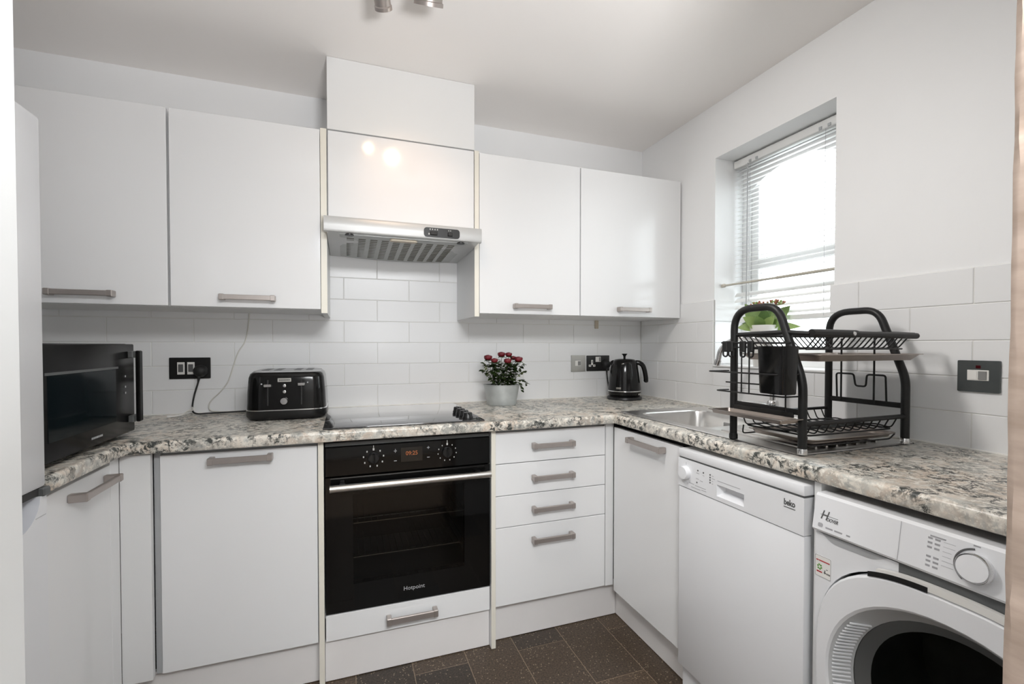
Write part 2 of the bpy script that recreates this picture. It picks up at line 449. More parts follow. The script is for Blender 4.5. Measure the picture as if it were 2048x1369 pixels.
# ---------------------------------------------------------------- window, blind, rod
win = struct_empty('window_1', (.2, -.85, WZ0))
X0, X1 = .175, .235
def frame_piece(y0, y1, z0, z1, x0=X0, x1=X1): return G().box(x0, x1, y0, y1, z0, z1, .003)
obj('frame_jamb', frame_piece(-.605, WY1+.0, WZ0, WZ1), 'pvc', win); obj('frame_jamb', frame_piece(WY0, -1.09, WZ0, WZ1), 'pvc', win)
obj('frame_sill', frame_piece(-1.09, -.605, WZ0, WZ0+.05), 'pvc', win)
def arch_z(y, c=-.847, half=.215, top=2.000, rise=.06): return top - rise*((y-c)/half)**2
# frame head with an arched lower edge
ys = [-.605 - .485*k/24 for k in range(25)]
g = G()
g.rings([[(X0, y, max(arch_z(y)+.0, 1.90)), (X1, y, max(arch_z(y), 1.90)), (X1, y, WZ1), (X0, y, WZ1)] for y in ys])
obj('frame_head', g, 'pvc', win)
obj('sash_stile', frame_piece(-.648, -.607, WZ0+.05, 1.955, X0+.012, X1-.012), 'pvc', win)
obj('sash_stile', frame_piece(-1.088, -1.047, WZ0+.05, 1.955, X0+.012, X1-.012), 'pvc', win)
obj('transom', frame_piece(-1.047, -.648, 1.553, 1.600, X0+.008, X1-.012), 'pvc', win)
obj('bottom_rail', frame_piece(-1.047, -.648, WZ0+.05, WZ0+.095, X0+.012, X1-.012), 'pvc', win)
obj('pane', G().box(.203, .207, -1.047, -.648, 1.60, 2.0), 'glass', win)
obj('pane', G().box(.203, .207, -1.047, -.648, WZ0+.095, 1.553), 'glass', win)
obj('window_board', G().box(-.004, .176, WY0+.001, WY1-.001, WZ0-.001, WZ0+.009, .003), 'pvc', win)

bl = thing('venetian_blind', 'white slatted venetian blind hanging inside the window recess', 'blind', (.13, -.85, 2.07))
obj('headrail', G().box(.112, .15, WY0+.004, WY1-.004, 2.035, 2.070, .003), 'slat', bl)
def slat_mesh(ang, w=.025):
    g = G(); pts = []
    for k in range(6):
        u = -w/2 + w*k/5; pts.append((u, .0022*(1-(2*u/w)**2)))
    up = [(u, v+.0005) for u, v in pts]; poly = pts + up[::-1]
    rings = []
    for y in (WY0+.008, WY1-.008):
        rings.append([(u*cos(ang)-v*sin(ang), y+.85, u*sin(ang)+v*cos(ang)) for u, v in poly])
    g.rings(rings); me = bpy.data.meshes.new('slat'); bmesh.ops.recalc_face_normals(g.bm, faces=g.bm.faces[:]); g.bm.to_mesh(me); g.bm.free()
    me.materials.append(M['slat']); return me
sm = slat_mesh(radians(10)); sm2 = slat_mesh(radians(48), .027)
z = 2.018; zs = []
while z > 1.462: zs.append((z, sm)); z -= .0208
for z in (1.434, 1.407, 1.374, 1.340): zs.append((z, sm2))
for z, me in zs:
    o = obj('slat', None, None, bl, mesh=me); o.location = (0, 0, z-2.07)
obj('bottom_rail', G().box(.118, .144, WY0+.006, WY1-.006, 1.300, 1.322, .003), 'slat', bl)
for y in (-.66, -1.012):
    obj('ladder_cord', G().tube([(.116, y, 2.035), (.116, y, 1.31)], .0007, 5), 'print_light', bl)
    for k in range(0): pass
obj('tilt_wand', G().tube([(.108, -.655, 2.035), (.106, -.655, 1.30)], .0025, 6), 'appl_grey', bl)
for y in (-.665, -.70, -.995, -1.03): obj('headrail_clip', G().box(.108, .114, y-.006, y+.006, 2.036, 2.048, .001), 'appl_grey', bl)

rod = thing('curtain_rod', 'slim cream tension rod stretched across the window recess', 'rod', (.05, -.85, 1.475))
obj('rod_tube', G().tube([(.05, -.585, 1.476), (.05, -.86, 1.475)], .0048, 10), 'cream_rod', rod)
obj('rod_tube', G().tube([(.05, -.86, 1.475), (.05, -1.125, 1.474)], .0062, 10), 'cream_rod', rod)
obj('end_cap', G().lathe([(.004, 0), (.009, .002), (.009, .016), (.006, .02)], (.05, -.567, 1.476), 14, mat=Matrix.Rotation(pi/2, 3, 'X')), 'cream_rod', rod)
obj('end_cap', G().lathe([(.004, 0), (.009, .002), (.009, .016), (.006, .02)], (.05, -1.129, 1.474), 14, mat=Matrix.Rotation(-pi/2, 3, 'X')), 'cream_rod', rod)

# ---------------------------------------------------------------- handles
def handle(parent, c, axis, L=.185, t=.011, h=.022, proj=.032):
    """squared D handle. axis 'x': on a -y facing front, 'Y': on a -x facing front, 'y': on a +x facing front"""
    cx, cy, cz = c; g = G()
    if axis == 'x':
        g.box(cx-L/2+.008, cx+L/2-.008, cy-proj, cy-proj+t, cz-h*.42, cz+h*.42, .0015)
        for s in (-1, 1):
            a, b = (cx+s*L/2, cx+s*(L/2-.017)); g.box(min(a, b), max(a, b), cy-proj-.001, cy, cz-h/2, cz+h/2, .002)
    else:
        d = -1 if axis == 'Y' else 1
        g.box(cx+d*proj, cx+d*(proj-t), cy-L/2+.008, cy+L/2-.008, cz-h*.42, cz+h*.42, .0015)
        for s in (-1, 1):
            a, b = (cy+s*L/2, cy+s*(L/2-.017)); g.box(min(cx+d*(proj+.001), cx), max(cx+d*(proj+.001), cx), min(a, b), max(a, b), cz-h/2, cz+h/2, .002)
    return obj('handle', g, 'nickel', parent)

# ---------------------------------------------------------------- wall cabinets
UZ0, UZ1, UY = 1.334, 2.040, -.340
def wall_cab(label, x0, x1, hx, panel=None, z1=UZ1, bx0=None):
    t = thing('wall_cabinet', label, 'cabinet', ((x0+x1)/2, 0, UZ0), group='gloss white wall cabinets')
    bx = x0 if bx0 is None else bx0
    obj('body', G().box(bx+.0005, x1-.0005, -.318, -.001, UZ0, UZ1-.006), 'satin_white', t)
    d = obj('door', G().box(x0+.0015, x1-.0015, UY, -.321, UZ0+.001, z1, .0012), 'gloss_white', t)
    if hx is not None: handle(d, (hx, UY, 1.370), 'x')
    if panel:
        a, b = panel
        p = obj('side_panel', G().box(a, b, UY+.0012, -.001, 1.320, 2.046), 'satin_white', t)
        obj('edge_strip', G().box(a-.0003, b+.0003, UY-.0005, UY+.0012, 1.320, 2.046), 'cream', p)
    return t
wall_cab('white wall cabinet above the microwave, leftmost of the row, half hidden by the fridge', -2.745, -2.2435, -2.488)
wall_cab('white wall cabinet left of the cooker hood, above the toaster', -2.2385, -1.7365, -1.989, (-1.7355, -1.7135))
wall_cab('white wall cabinet right of the cooker hood, above the potted roses', -1.0885, -.5885, -.839, (-1.1095, -1.0895))
wall_cab('white wall cabinet in the corner by the window, above the kettle', -.5860, -.002, -.293)
# hood housing and boxing
t = thing('hood_cabinet', 'glossy blank white flap cabinet directly above the cooker hood, lit by the spotlight', 'cabinet', (-1.4115, 0, 1.70))
obj('body', G().box(-1.7125, -1.1105, -.318, -.001, 1.712, 2.035), 'satin_white', t)
obj('flap_door', G().box(-1.7085, -1.1125, UY, -.321, 1.703, 2.042, .0012), 'gloss_white', t)
t = thing('duct_boxing', 'plain white boxed-in duct rising from the hood cabinet to the ceiling', 'duct cover', (-1.4115, 0, 2.044))
obj('boxing_panel', G().box(-1.7105, -1.1095, UY, -.001, 2.0475, H-.001, .001), 'satin_white', t)

# ---------------------------------------------------------------- cooker hood
hd = thing('cooker_hood', 'silver-grey slimline cooker hood with black slider panel above the hob', 'extractor hood', (-1.4115, 0, 1.60))
hx0, hx1 = -1.7115, -1.1115
prof = [(-.002, 1.610), (-.30, 1.617), (-.408, 1.626), (-.418, 1.630), (-.421, 1.637), (-.421, 1.676), (-.416, 1.684), (-.345, 1.7005), (-.002, 1.7005)]
g = G(); g.rings([[(x, y, z) for y, z in prof] for x in (hx0, hx1)])
obj('casing', g, 'hood', hd)
# visor ends project a little past the side panels
g = G(); pv = [(-.405, 1.6262), (-.420, 1.6285), (-.4235, 1.636), (-.4235, 1.677), (-.418, 1.6855), (-.346, 1.702)]
g.rings([[(x, y, z) for y, z in pv] for x in (-1.722, -1.101)])
obj('visor', g, 'hood', hd)
# bowed filter panel below
g = G(); rows = []
for k in range(17):
    x = hx0+.045 + (hx1-hx0-.09)*k/16; sag = .010*(1-((k-8)/8)**2)
    rows.append([(x, -.400, 1.6240-sag*.1), (x, -.03, 1.606-sag), (x, -.03, 1.611), (x, -.400, 1.6265)])
g.rings(rows); fp = obj('filter_panel', g, 'hood_under', hd)
for k in range(10):
    x = -1.640 + .0455*k; g = G()
    sag = .010*(1-((x+1.4115)/.2555)**2)
    for j in range(12):
        y = -.352 + .0255*j; t_ = (y+.400)/.370; zz = 1.6240-sag*.1 + t_*(-.018-sag*.9)
        g.box(x, x+.028, y, y+.016, zz-.0012, zz+.001)
    obj('vent_slot_column', g, 'hood_slot', fp)
obj('filter_latch', G().prism(rrect(-1.475, -1.365, -.388, -.362, .011), 1.6150, 1.6232, lambda u, v, h: (u, v, h)), 'beige', fp)
for x in (-1.63, -1.185): obj('lamp_hole', G().lathe([(.017, 1.6215), (.017, 1.626)], (x, -.392, 0), 18), 'black_satin', hd)
cp = obj('control_panel', G().prism(rrect(-1.345, -1.197, 1.6335, 1.6715, .012), 0, .003, fY(-.4235)), 'black_satin', hd)
for x, w in ((-1.305, .030), (-1.238, .020)): obj('slider', G().box(x-w/2, x+w/2, -.4325, -.426, 1.641, 1.656, .002), 'rubber', cp)
g = G()
for k in range(4): g.box(-1.322+.010*k, -1.318+.010*k, -.4272, -.4262, 1.662, 1.667)
for k in range(2): g.box(-1.245+.008*k, -1.242+.008*k, -.4272, -.4262, 1.662, 1.666)
g.box(-1.327, -1.322, -.4272, -.4262, 1.642, 1.649)
obj('marking', g, 'print_white', cp, kind='stuff')

# ---------------------------------------------------------------- worktop with sink cut-out
XF_L, YF, XF_R = -2.268, -.632, -.583
path = [(-2.268, -.988)] + [tuple(p[:2]) for p in fillet([(XF_L, -.988, 0), (XF_L, YF, 0), (-2.0, YF, 0)], .035, 6)[1:-1]] + [(XF_R, YF), (XF_R, -2.17)]
outer = path + [(-.001, -2.17), (-.001, -.001), (XL+.002, -.001), (XL+.002, -.988)]
def offs(path, d):
    n = len(path); out = []
    for i in range(n):
        a = Vector(path[max(i-1, 0)]); b = Vector(path[i]); c = Vector(path[min(i+1, n-1)])
        t0 = (b-a).normalized() if i else (c-b).normalized(); t1 = (c-b).normalized() if i < n-1 else t0
        n0, n1 = Vector((-t0.y, t0.x)), Vector((-t1.y, t1.x)); m = (n0+n1).normalized()
        out.append(b + m*(d/max(.3, m.dot(n0))))
    return out   # positive d = to the left of travel
r = .011
inner = offs(path, r)     # travelling +y then +x then -y, the counter is on the left
sx0, sx1, sy0, sy1 = -.508, -.062, -1.402, -.580
g = G(); bm = g.bm
sec = [(r, 0)] + [(r*(1-sin(radians(a))), -r*(1-cos(radians(a)))) for a in (20, 40, 60, 80, 90)] + [(0, -.030), (.002, -.035), (.008, -.038), (.03, -.038)]
rings = []
for d, dz in sec: rings.append([(p.x, p.y, ZW+dz) for p in offs(path, d)])
vr = [[bm.verts.new(p) for p in q] for q in rings]
for a, b in zip(vr[:-1], vr[1:]):
    for i in range(len(a)-1): bm.faces.new((a[i], a[i+1], b[i+1], b[i]))
top = vr[0]; back = [bm.verts.new((x, y, ZW)) for x, y in outer[len(path):]]
loop = top + back
es = [bm.edges.get((loop[i], loop[(i+1) % len(loop)])) or bm.edges.new((loop[i], loop[(i+1) % len(loop)])) for i in range(len(loop))]
hole = [bm.verts.new((x, y, ZW)) for x, y in ((sx0, sy0), (sx1, sy0), (sx1, sy1), (sx0, sy1))]
es += [bm.edges.new((hole[i], hole[(i+1) % 4])) for i in range(4)]
bmesh.ops.triangle_fill(bm, edges=es, use_beauty=True, use_dissolve=False)
lowh = [bm.verts.new((v.co.x, v.co.y, ZW-.038)) for v in hole]
for i in range(4): bm.faces.new((hole[i], hole[(i+1) % 4], lowh[(i+1) % 4], lowh[i]))
# underside
bot = vr[-1]; backl = [bm.verts.new((x, y, ZW-.038)) for x, y in outer[len(path):]]
loop2 = bot + backl
es = [bm.edges.get((loop2[i], loop2[(i+1) % len(loop2)])) or bm.edges.new((loop2[i], loop2[(i+1) % len(loop2)])) for i in range(len(loop2))]
es += [bm.edges.get((lowh[i], lowh[(i+1) % 4])) for i in range(4)]
bmesh.ops.triangle_fill(bm, edges=es, use_beauty=True, use_dissolve=False)
for end in (0, -1):
    pts = [q[end] for q in vr]
    k = back[-1] if end == 0 else back[0]; kl = backl[-1] if end == 0 else backl[0]
    try: bm.faces.new(pts + [kl, k])
    except ValueError: pass
wt = tag(obj('worktop', g, 'granite', ang=40), 'mottled grey and tan granite-look worktop running round three sides of the kitchen', 'worktop')
# sealant bead along the wall
obj('sealant_bead', G().tube([(XL+.01, -.001, ZW+.001), (-.004, -.001, ZW+.001)], .0035, 6), 'white_plastic', wt)
obj('sealant_bead', G().tube([(-.001, -.004, ZW+.001), (-.001, -2.16, ZW+.001)], .0035, 6), 'white_plastic', wt)

# ---------------------------------------------------------------- base units
BF = -.590          # door face plane of the back run
BZ0, BZ1 = .158, .847
def door_panel(x0, x1, z0, z1, y=BF, th=.018): return G().box(x0, x1, y, y+th, z0, z1, .0012)
# left return
t = thing('base_cabinet', 'white base cabinet on the left return beside the fridge, below the microwave', 'cabinet', (-2.58, -.78, .15), group='white base cabinets')
obj('body', G().box(XL+.005, -2.312, -.982, -.64, .15, .860), 'satin_white', t)
d = obj('door', G().box(-2.310, -2.290, -.976, -.668, BZ0, BZ1, .0012), 'gloss_white', t)
handle(d, (-2.290, -.788, .815), 'y', L=.195, proj=.040, h=.021)
obj('filler_strip', G().box(-2.310, -2.291, -.665, -.611, BZ0-.002, .858, .001), 'gloss_white', t)
obj('filler_strip', G().box(-2.2125, -2.1955, -.583, -.573, BZ0, .858), 'appl_grey', t)  # grey strip added inside the open gap, standing in for its shade
obj('corner_post', G().box(-2.291, -2.213, -.610, -.590, BZ0-.002, .858, .001), 'satin_white', t)
# corner base unit with the wide door
t = thing('base_cabinet', 'white base cabinet with one wide door left of the oven, below the toaster', 'cabinet', (-1.97, -.3, .15), group='white base cabinets')
obj('body', G().box(-2.210, -1.7395, -.570, -.005, .15, .860), 'appl_grey', t)
d = obj('door', door_panel(-2.195, -1.7415, BZ0, BZ1), 'gloss_white', t)
handle(d, (-1.969, BF, .823), 'x')
# oven housing
t = thing('oven_housing', 'white built-in oven housing with cream-edged side panels and a low drawer', 'cabinet', (-1.42, -.3, 0))
for a, b in ((-1.7375, -1.7205), (-1.1145, -1.0975)):
    p = obj('side_panel', G().box(a, b, -.5985, -.005, .002, .860), 'satin_white', t)
    obj('edge_strip', G().box(a-.0002, b+.0002, -.600, -.5987, .002, .860), 'cream', p)
obj('shelf', G().box(-1.7195, -1.1155, -.57, -.01, .228, .246), 'satin_white', t)
d = obj('drawer', door_panel(-1.7165, -1.1185, .154, .245), 'gloss_white', t)
handle(d, (-1.420, BF, .198), 'x', h=.026)
# drawer unit
t = thing('drawer_unit', 'white base unit of four drawers right of the oven, three shallow over one deep', 'drawer unit', (-.845, -.3, .15))
obj('body', G().box(-1.0965, -.600, -.570, -.005, .15, .860), 'appl_grey', t)
for z0, z1, hz in ((.7245, .848, .790), (.5975, .7215, .660), (.4705, .5945, .533), (.158, .4675, .408)):
    d = obj('drawer', door_panel(-1.0945, -.602, z0, z1), 'gloss_white', t)
    handle(d, (-.850, BF, hz), 'x')
# sink base unit on the right run
RF = -.565
t = thing('base_cabinet', 'white base cabinet under the sink with one door in the right-hand corner', 'cabinet', (-.28, -.80, .15), group='white base cabinets')
obj('body', G().box(-.545, -.005, -1.020, -.60, .15, .690), 'satin_white', t)
obj('corner_post', G().box(-.599, -.560, -.592, -.5745, .156, .860, .002), 'satin_white', t)
d = obj('door', G().box(RF, RF+.018, -1.008, -.602, BZ0-.02, .843, .0012), 'gloss_white', t)
handle(d, (RF, -.835, .815), 'Y', L=.21)
# plinths
def plinth(label, *b): tag(obj('plinth', G().box(*b, .001), 'plinth'), label, 'plinth', 'white plinth boards')
plinth('white plinth board under the wide-door cabinet left of the oven', -2.30, -1.7385, -.556, -.540, .002, .149)
plinth('white plinth board under the oven drawer', -1.7195, -1.1155, -.572, -.556, .002, .149)
plinth('white plinth board under the four-drawer unit', -1.0965, -.524, -.552, -.536, .002, .149)
plinth('white plinth board under the sink cabinet door', -.5225, -.506, -1.028, -.534, .002, .149)
plinth('white plinth board under the left return beside the fridge', -2.335, -2.319, -.982, -.558, .002, .149)
tag(obj('support_panel', G().box(-.568, -.02, -1.508, -1.491, .002, .860, .001), 'satin_white'), 'narrow white upright panel between the dishwasher and the washing machine', 'panel')

# ---------------------------------------------------------------- oven
ov = thing('built_in_oven', 'black glass built-in electric oven with an aluminium bar handle, under the hob', 'oven', (-1.4175, -.3, .25))
ox0, ox1 = -1.7165, -1.1185
g = G(); g.box(ox0, ox0+.05, -.56, -.05, .26, .85); g.box(ox1-.05, ox1, -.56, -.05, .26, .85); g.box(ox0+.05, ox1-.05, -.08, -.05, .26, .85); g.box(ox0+.05, ox1-.05, -.56, -.08, .26, .30); g.box(ox0+.05, ox1-.05, -.56, -.08, .72, .85)
obj('oven_body', g, 'black_satin', ov)
cp = obj('control_panel', G().box(ox0, ox1, -.592, -.561, .733, .836, .002), 'black_glass', ov)
obj('top_trim', G().box(ox0, ox1, -.586, -.561, .837, .851, .002), 'appl_dark', ov)
# door: frame round a tinted window
g = G(); dz0, dz1 = .251, .729; wx0, wx1, wz0, wz1 = -1.625, -1.220, .345, .666
g.box(ox0, wx0, -.592, -.562, dz0, dz1); g.box(wx1, ox1, -.592, -.562, dz0, dz1); g.box(wx0, wx1, -.592, -.562, dz0, wz0); g.box(wx0, wx1, -.592, -.562, wz1, dz1)
dr = obj('oven_door', g, 'black_glass', ov)
obj('window_pane', G().box(wx0, wx1, -.5915, -.586, wz0, wz1), 'oven_glass', dr)
obj('bar_handle', G().tube([(-1.700, -.635, .7025), (-1.128, -.635, .7025)], .0125, 16), 'alu', dr)
for x in (-1.66, -1.168): obj('handle_post', G().box(x-.010, x+.010, -.632, -.592, .694, .711, .003), 'black_satin', dr)
g = G()
for z in (.545, .42):
    g.tube([(-1.630, -.545, z), (-1.215, -.545, z)], .0032, 6); g.tube([(-1.645, -.15, z), (-1.195, -.15, z)], .003, 6)
    for k in range(19): g.tube([(-1.63+.0235*k, -.545, z), (-1.63+.0235*k, -.15, z)], .0014, 5)
obj('oven_rack', g, 'chrome', ov, kind='stuff')
for x in (-1.554, -1.287):
    k = obj('knob', G().lathe([(.020, 0), (.019, .010), (.016, .013)], (x, -.592, .789), 24, mat=Matrix.Rotation(pi/2, 3, 'X')), 'black_satin', cp)
    obj('knob_grip', G().box(x-.004, x+.004, -.616, -.600, .770, .808, .003), 'black_gloss', k)
    n = 9 if x < -1.4 else 11
    g = G()
    for i in range(n):
        a = pi/2 + 2*pi*i/n; u, v = x+.035*cos(a), .789+.031*sin(a)
        s = .0042 if i == 0 else (.003 if x < -1.4 else .0022)
        g.box(u-s*.7, u+s*.7, -.5928, -.592, v-s, v+s)
    g.box(x-.001, x+.001, -.5928, -.592, .8255, .834)
    obj('dial_marking', g, 'print_white', cp)
ds = obj('display', G().box(-1.458, -1.380, -.5932, -.592, .766, .818), 'display', cp)
obj('clock_digits', text_geo('09:25', .021, (-1.419, -.5936, .796), (1, 0, 0), (0, 0, 1), sx=.95), 'digit', ds)
g = G()
for u, v in ((-1.478, .808), (-1.478, .772), (-1.358, .812), (-1.358, .776)): g.box(u-.005, u+.005, -.5928, -.592, v-.0012, v+.0012)
g.box(-1.478-.001, -1.478+.001, -.5928, -.592, .802, .815); g.box(-1.358-.001, -1.358+.001, -.5928, -.592, .807, .817)
obj('touch_marking', g, 'print_light', cp)
obj('brand_lettering', text_geo('Hotpoint', .021, (-1.412, -.5927, .297), (1, 0, 0), (0, 0, 1)), 'print_light', dr)

# ---------------------------------------------------------------- hob
hb = thing('ceramic_hob', 'black glass ceramic hob with four black knobs set in the worktop', 'hob', (-1.43, -.34, ZW))
g = G(); g.box(-1.722, -1.142, -.603, -.062, ZW+.0005, ZW+.006, .0015, 2)
obj('glass_plate', g, 'hob_glass', hb)
for i, y in enumerate((-.395, -.452, -.509, -.566)):
    k = obj('knob', G().lathe([(.0205, 0), (.0205, .008), (.018, .012), (.0165, .024), (.015, .026)], (-1.200, y, ZW+.006), 24), 'black_satin', hb)
    obj('knob_grip', G().box(-1.204, -1.196, y-.019, y+.019, ZW+.024, ZW+.034, .003), 'black_satin', k)
# ---------------------------------------------------------------- fridge freezer
fr = thing('fridge_freezer', 'tall white fridge freezer standing against the left wall', 'fridge', (-2.59, -1.29, 0))
fy0, fy1 = -1.575, -.995
obj('cabinet_body', G().box(XL+.02, -2.345, fy0+.004, fy1-.004, .03, 1.715, .006), 'appliance', fr)
g = G(); g.box(-2.338, -2.275, fy0, fy1, .880, 1.690, .006, 2)
ud = obj('fridge_door', g, 'appliance', fr)
gc, gry, grz = -1.105, .088, .066
arc = [(gc + gry*cos(pi*k/14), .862 - grz*sin(pi*k/14)) for k in range(15)]       # from +y end round to -y end
g = G(); poly = [(fy0, .07), (fy1, .07), (fy1, .862)] + arc + [(fy0, .862)]
g.prism(poly, -2.338, -2.275, lambda u, v, h: (h, u, v)); ld = obj('freezer_door', g, 'appliance', fr, ang=20)
g = G(); arc2 = [(gc + gry*.86*cos(pi*k/14), .862 - grz*.72*sin(pi*k/14)) for k in range(15)]
g.rings([[(-2.2752, u, v) for u, v in arc], [(-2.312, u, v) for u, v in arc2], [(-2.316, gc, .862)]*15], closed=False)
obj('hand_grip', g, 'grip_shade', ld)
obj('trim_groove', G().box(-2.2752, -2.2744, gc+gry*.8, fy1-.004, .8175, .8190), 'appl_grey', ld)
obj('door_seal', G().box(-2.340, -2.279, fy0+.004, fy1-.003, .8645, .8795), 'fridge_seal', fr)
obj('hinge_cap', G().box(-2.300, -2.268, fy1-.020, fy1+.003, .861, .880, .003), 'appl_dark', fr)
for y in (fy0+.05, fy1-.05): obj('foot', G().lathe([(.02, .0), (.02, .03)], (-2.40, y, .001), 12), 'rubber', fr)

# ---------------------------------------------------------------- dishwasher
dw = thing('dishwasher', 'slimline white dishwasher under the draining board', 'dishwasher', (-.3, -1.255, 0))
dy0, dy1 = -1.482, -1.033; DX = -.590
obj('cabinet_body', G().box(-.560, -.03, dy0+.004, dy1-.004, .02, .815), 'appliance', dw)
obj('lid', G().box(DX, -.03, dy0, dy1, .8205, .848, .004, 2), 'appliance', dw)
obj('lid_gap', G().box(DX+.004, -.05, dy0+.003, dy1-.003, .8155, .8205), 'appl_dark', dw)
# control fascia with a recessed grip
ry0, ry1, rz0, rz1 = -1.303, -1.202, .736, .771
g = G(); z0, z1 = .7355-.012, .8155
g.box(DX, -.562, ry1, dy1, z0, z1); g.box(DX, -.562, dy0, ry0, z0, z1); g.box(DX, -.562, ry0, ry1, z0, rz0); g.box(DX, -.562, ry0, ry1, rz1, z1)
fa = obj('control_fascia', g, 'appliance', dw)
g = G(); a = [(DX, y, z) for y, z in ((ry0, rz0), (ry1, rz0), (ry1, rz1), (ry0, rz1))]; b = [(DX+.024, y, z) for y, z in ((ry0+.008, rz0+.014), (ry1-.012, rz0+.014), (ry1-.012, rz1-.001), (ry0+.002, rz1-.001))]
g.rings([a, b], cap0=False)
obj('grip_recess', g, 'appliance', fa)
obj('door_panel', G().box(DX+.002, -.562, dy0, dy1, .115, .7215, .004, 2), 'appliance', dw)
obj('kick_panel', G().box(DX+.022, -.562, dy0+.003, dy1-.003, .02, .111), 'appliance', dw)
kn = obj('knob', G().lathe([(.0225, 0), (.022, .012), (.0195, .016), (.0, .0165)], (DX, -1.070, .773), 28, mat=Matrix.Rotation(-pi/2, 3, 'Y'), cap1=False), 'appliance', fa)
g = G()
for y, z in ((-1.124, .793), (-1.148, .792), (-1.176, .793), (-1.176, .785), (-1.176, .777), (-1.176, .769), (-1.120, .754)):
    g.lathe([(.0026, 0), (.0022, .0012)], (DX, y, z), 10, mat=Matrix.Rotation(-pi/2, 3, 'Y'))
obj('indicator_light', g, 'print', fa)
g = G()
for y0, y1, z in ((-1.130, -1.117, .784), (-1.152, -1.145, .783), (-1.190, -1.183, .7915), (-1.195, -1.183, .7835), (-1.188, -1.183, .7755), (-1.188, -1.183, .7675), (-1.128, -1.116, .766), (-1.145, -1.133, .763), (-1.108, -1.085, .744), (-1.158, -1.112, .742), (-1.160, -1.140, .735), (-1.135, -1.095, .733), (-1.290, -1.205, .783)):
    g.box(DX-.0004, DX, y0, y1, z-.0009, z+.0009)
g.box(DX-.0004, DX, -1.0725, -1.0695, .800, .803); g.box(DX-.0004, DX, -1.0725, -1.0695, .8055, .808)
obj('control_marking', g, 'print_light', fa)
g = text_geo('beko', .0215, (DX-.0005, -1.443, .7925), (0, -1, 0), (0, 0, 1), bold=.0005, sx=.72)
g.box(DX-.0008, DX, -1.459, -1.427, .7795, .7812)
obj('brand_lettering', g, 'print', fa)

# ---------------------------------------------------------------- washing machine
wm = thing('washing_machine', 'white front-loading washing machine at the right end of the worktop', 'washing machine', (-.3, -1.815, 0))
wy0, wy1 = -2.113, -1.515; WX = -.595
cy_, cz_ = -1.775, .470
def squircle(hy, hz, cy, cz, e=2.8, n=56):
    out = []
    for k in range(n):
        a = 2*pi*k/n; c, s = cos(a), sin(a)
        out.append((cy + hy*math.copysign(abs(c)**(2/e), c), cz + hz*math.copysign(abs(s)**(2/e), s)))
    return out
# front shell with an opening for the porthole door
g = G(); bm = g.bm
rect = [(wy0, .03), (wy1, .03), (wy1, .752), (wy0, .752)]
op = squircle(.253, .258, cy_, cz_)
ev = []
for pl in (rect, op):
    vs = [bm.verts.new((WX, u, v)) for u, v in pl]; ev += [bm.edges.new((vs[i], vs[(i+1) % len(vs)])) for i in range(len(vs))]
bmesh.ops.triangle_fill(bm, edges=ev, use_beauty=True)
g.rings([[(WX, u, v) for u, v in op], [(WX+.03, u, v) for u, v in op]], cap0=False, cap1=False)
obj('front_shell', g, 'appliance', wm)
g = G(); g.box(-.565, -.03, wy0, wy0+.02, .03, .835); g.box(-.565, -.03, wy1-.02, wy1, .03, .835); g.box(-.565, -.03, wy0+.02, wy1-.02, .755, .835); g.box(-.565, -.03, wy0+.02, wy1-.02, .03, .10); g.box(-.05, -.03, wy0+.02, wy1-.02, .10, .755)
obj('cabinet_body', g, 'appliance', wm)
g = G(); g.box(WX+.0006, -.562, wy1-.012, wy1, .03, .752); obj('edge_trim', g, 'appliance', wm)
# tilted fascia
pf = [(-.560, .757), (-.603, .757), (-.606, .762), (-.594, .838), (-.588, .8435), (-.560, .8435)]
g = G(); g.rings([[(x, y, z) for x, z in pf] for y in (wy0, wy1)]); fa = obj('control_fascia', g, 'appliance', wm)
def ft(y, z): return (-.606+(z-.762)*(.012/.076)-.0006, y, z)
tilt = Vector((.012, 0, .076)).normalized()
obj('detergent_drawer_seam', G().box(-.6065, -.595, -1.6925, -1.6917, .760, .838).xf(Matrix.Shear('XY', 4, (0, 0))), 'print_light', fa) if 0 else None
g = G(); g.quad(ft(-1.6915, .762), ft(-1.6925, .762), ft(-1.6925, .838), ft(-1.6915, .838)); obj('drawer_seam', g, 'print_light', fa)
obj('brand_initial', text_geo('H', .030, ft(-1.5395, .797), (0, -1, 0), tilt, shear=.32, sx=.8), 'print', fa)
g = text_geo('OOVER', .0112, ft(-1.5590, .790), (0, -1, 0), tilt, shear=.2, sx=.70)
a, b = ft(-1.528, .8005), ft(-1.594, .798); g.box(a[0]-.0004, a[0]+.0006, -1.571, -1.531, .7975, .7982)
obj('brand_lettering', g, 'print', fa)
g = G()
for y0, y1 in ((-1.562, -1.546), (-1.583, -1.566), (-1.600, -1.592)): g.box(ft(0, .771)[0], ft(0, .771)[0]+.0008, y0, y1, .7695, .773)
obj('small_print', g, 'print_light', fa)
obj('small_emblem', G().prism(rrect(-1.539, -1.528, .769, .778, .003), 0, .0006, lambda u, v, h: (ft(0, v)[0]-h+.0005, u, v)), 'print_light', fa)
kc = ft(-1.812, .7985)
Rk = Matrix.Rotation(-pi/2+.157, 3, 'Y')
kn = obj('programme_knob', G().lathe([(.0245, -.002), (.0245, .014), (.0225, .0165), (0, .017)], kc, 36, mat=Rk, cap1=False), 'appliance', fa)
obj('knob_ring', G().lathe([(.0245, .008), (.0262, .009), (.0262, .013), (.0245, .0165), (.0235, .0166), (.0235, .008)], kc, 40, mat=Rk, cap0=False, cap1=False), 'chrome', kn)
g = G(); arc = []
for k in range(22):
    a = radians(118 + 120*k/21)
    arc.append(Vector(kc) + Rk @ Vector((sin(a)*.0315, -cos(a)*-.0315*-1, .001)))
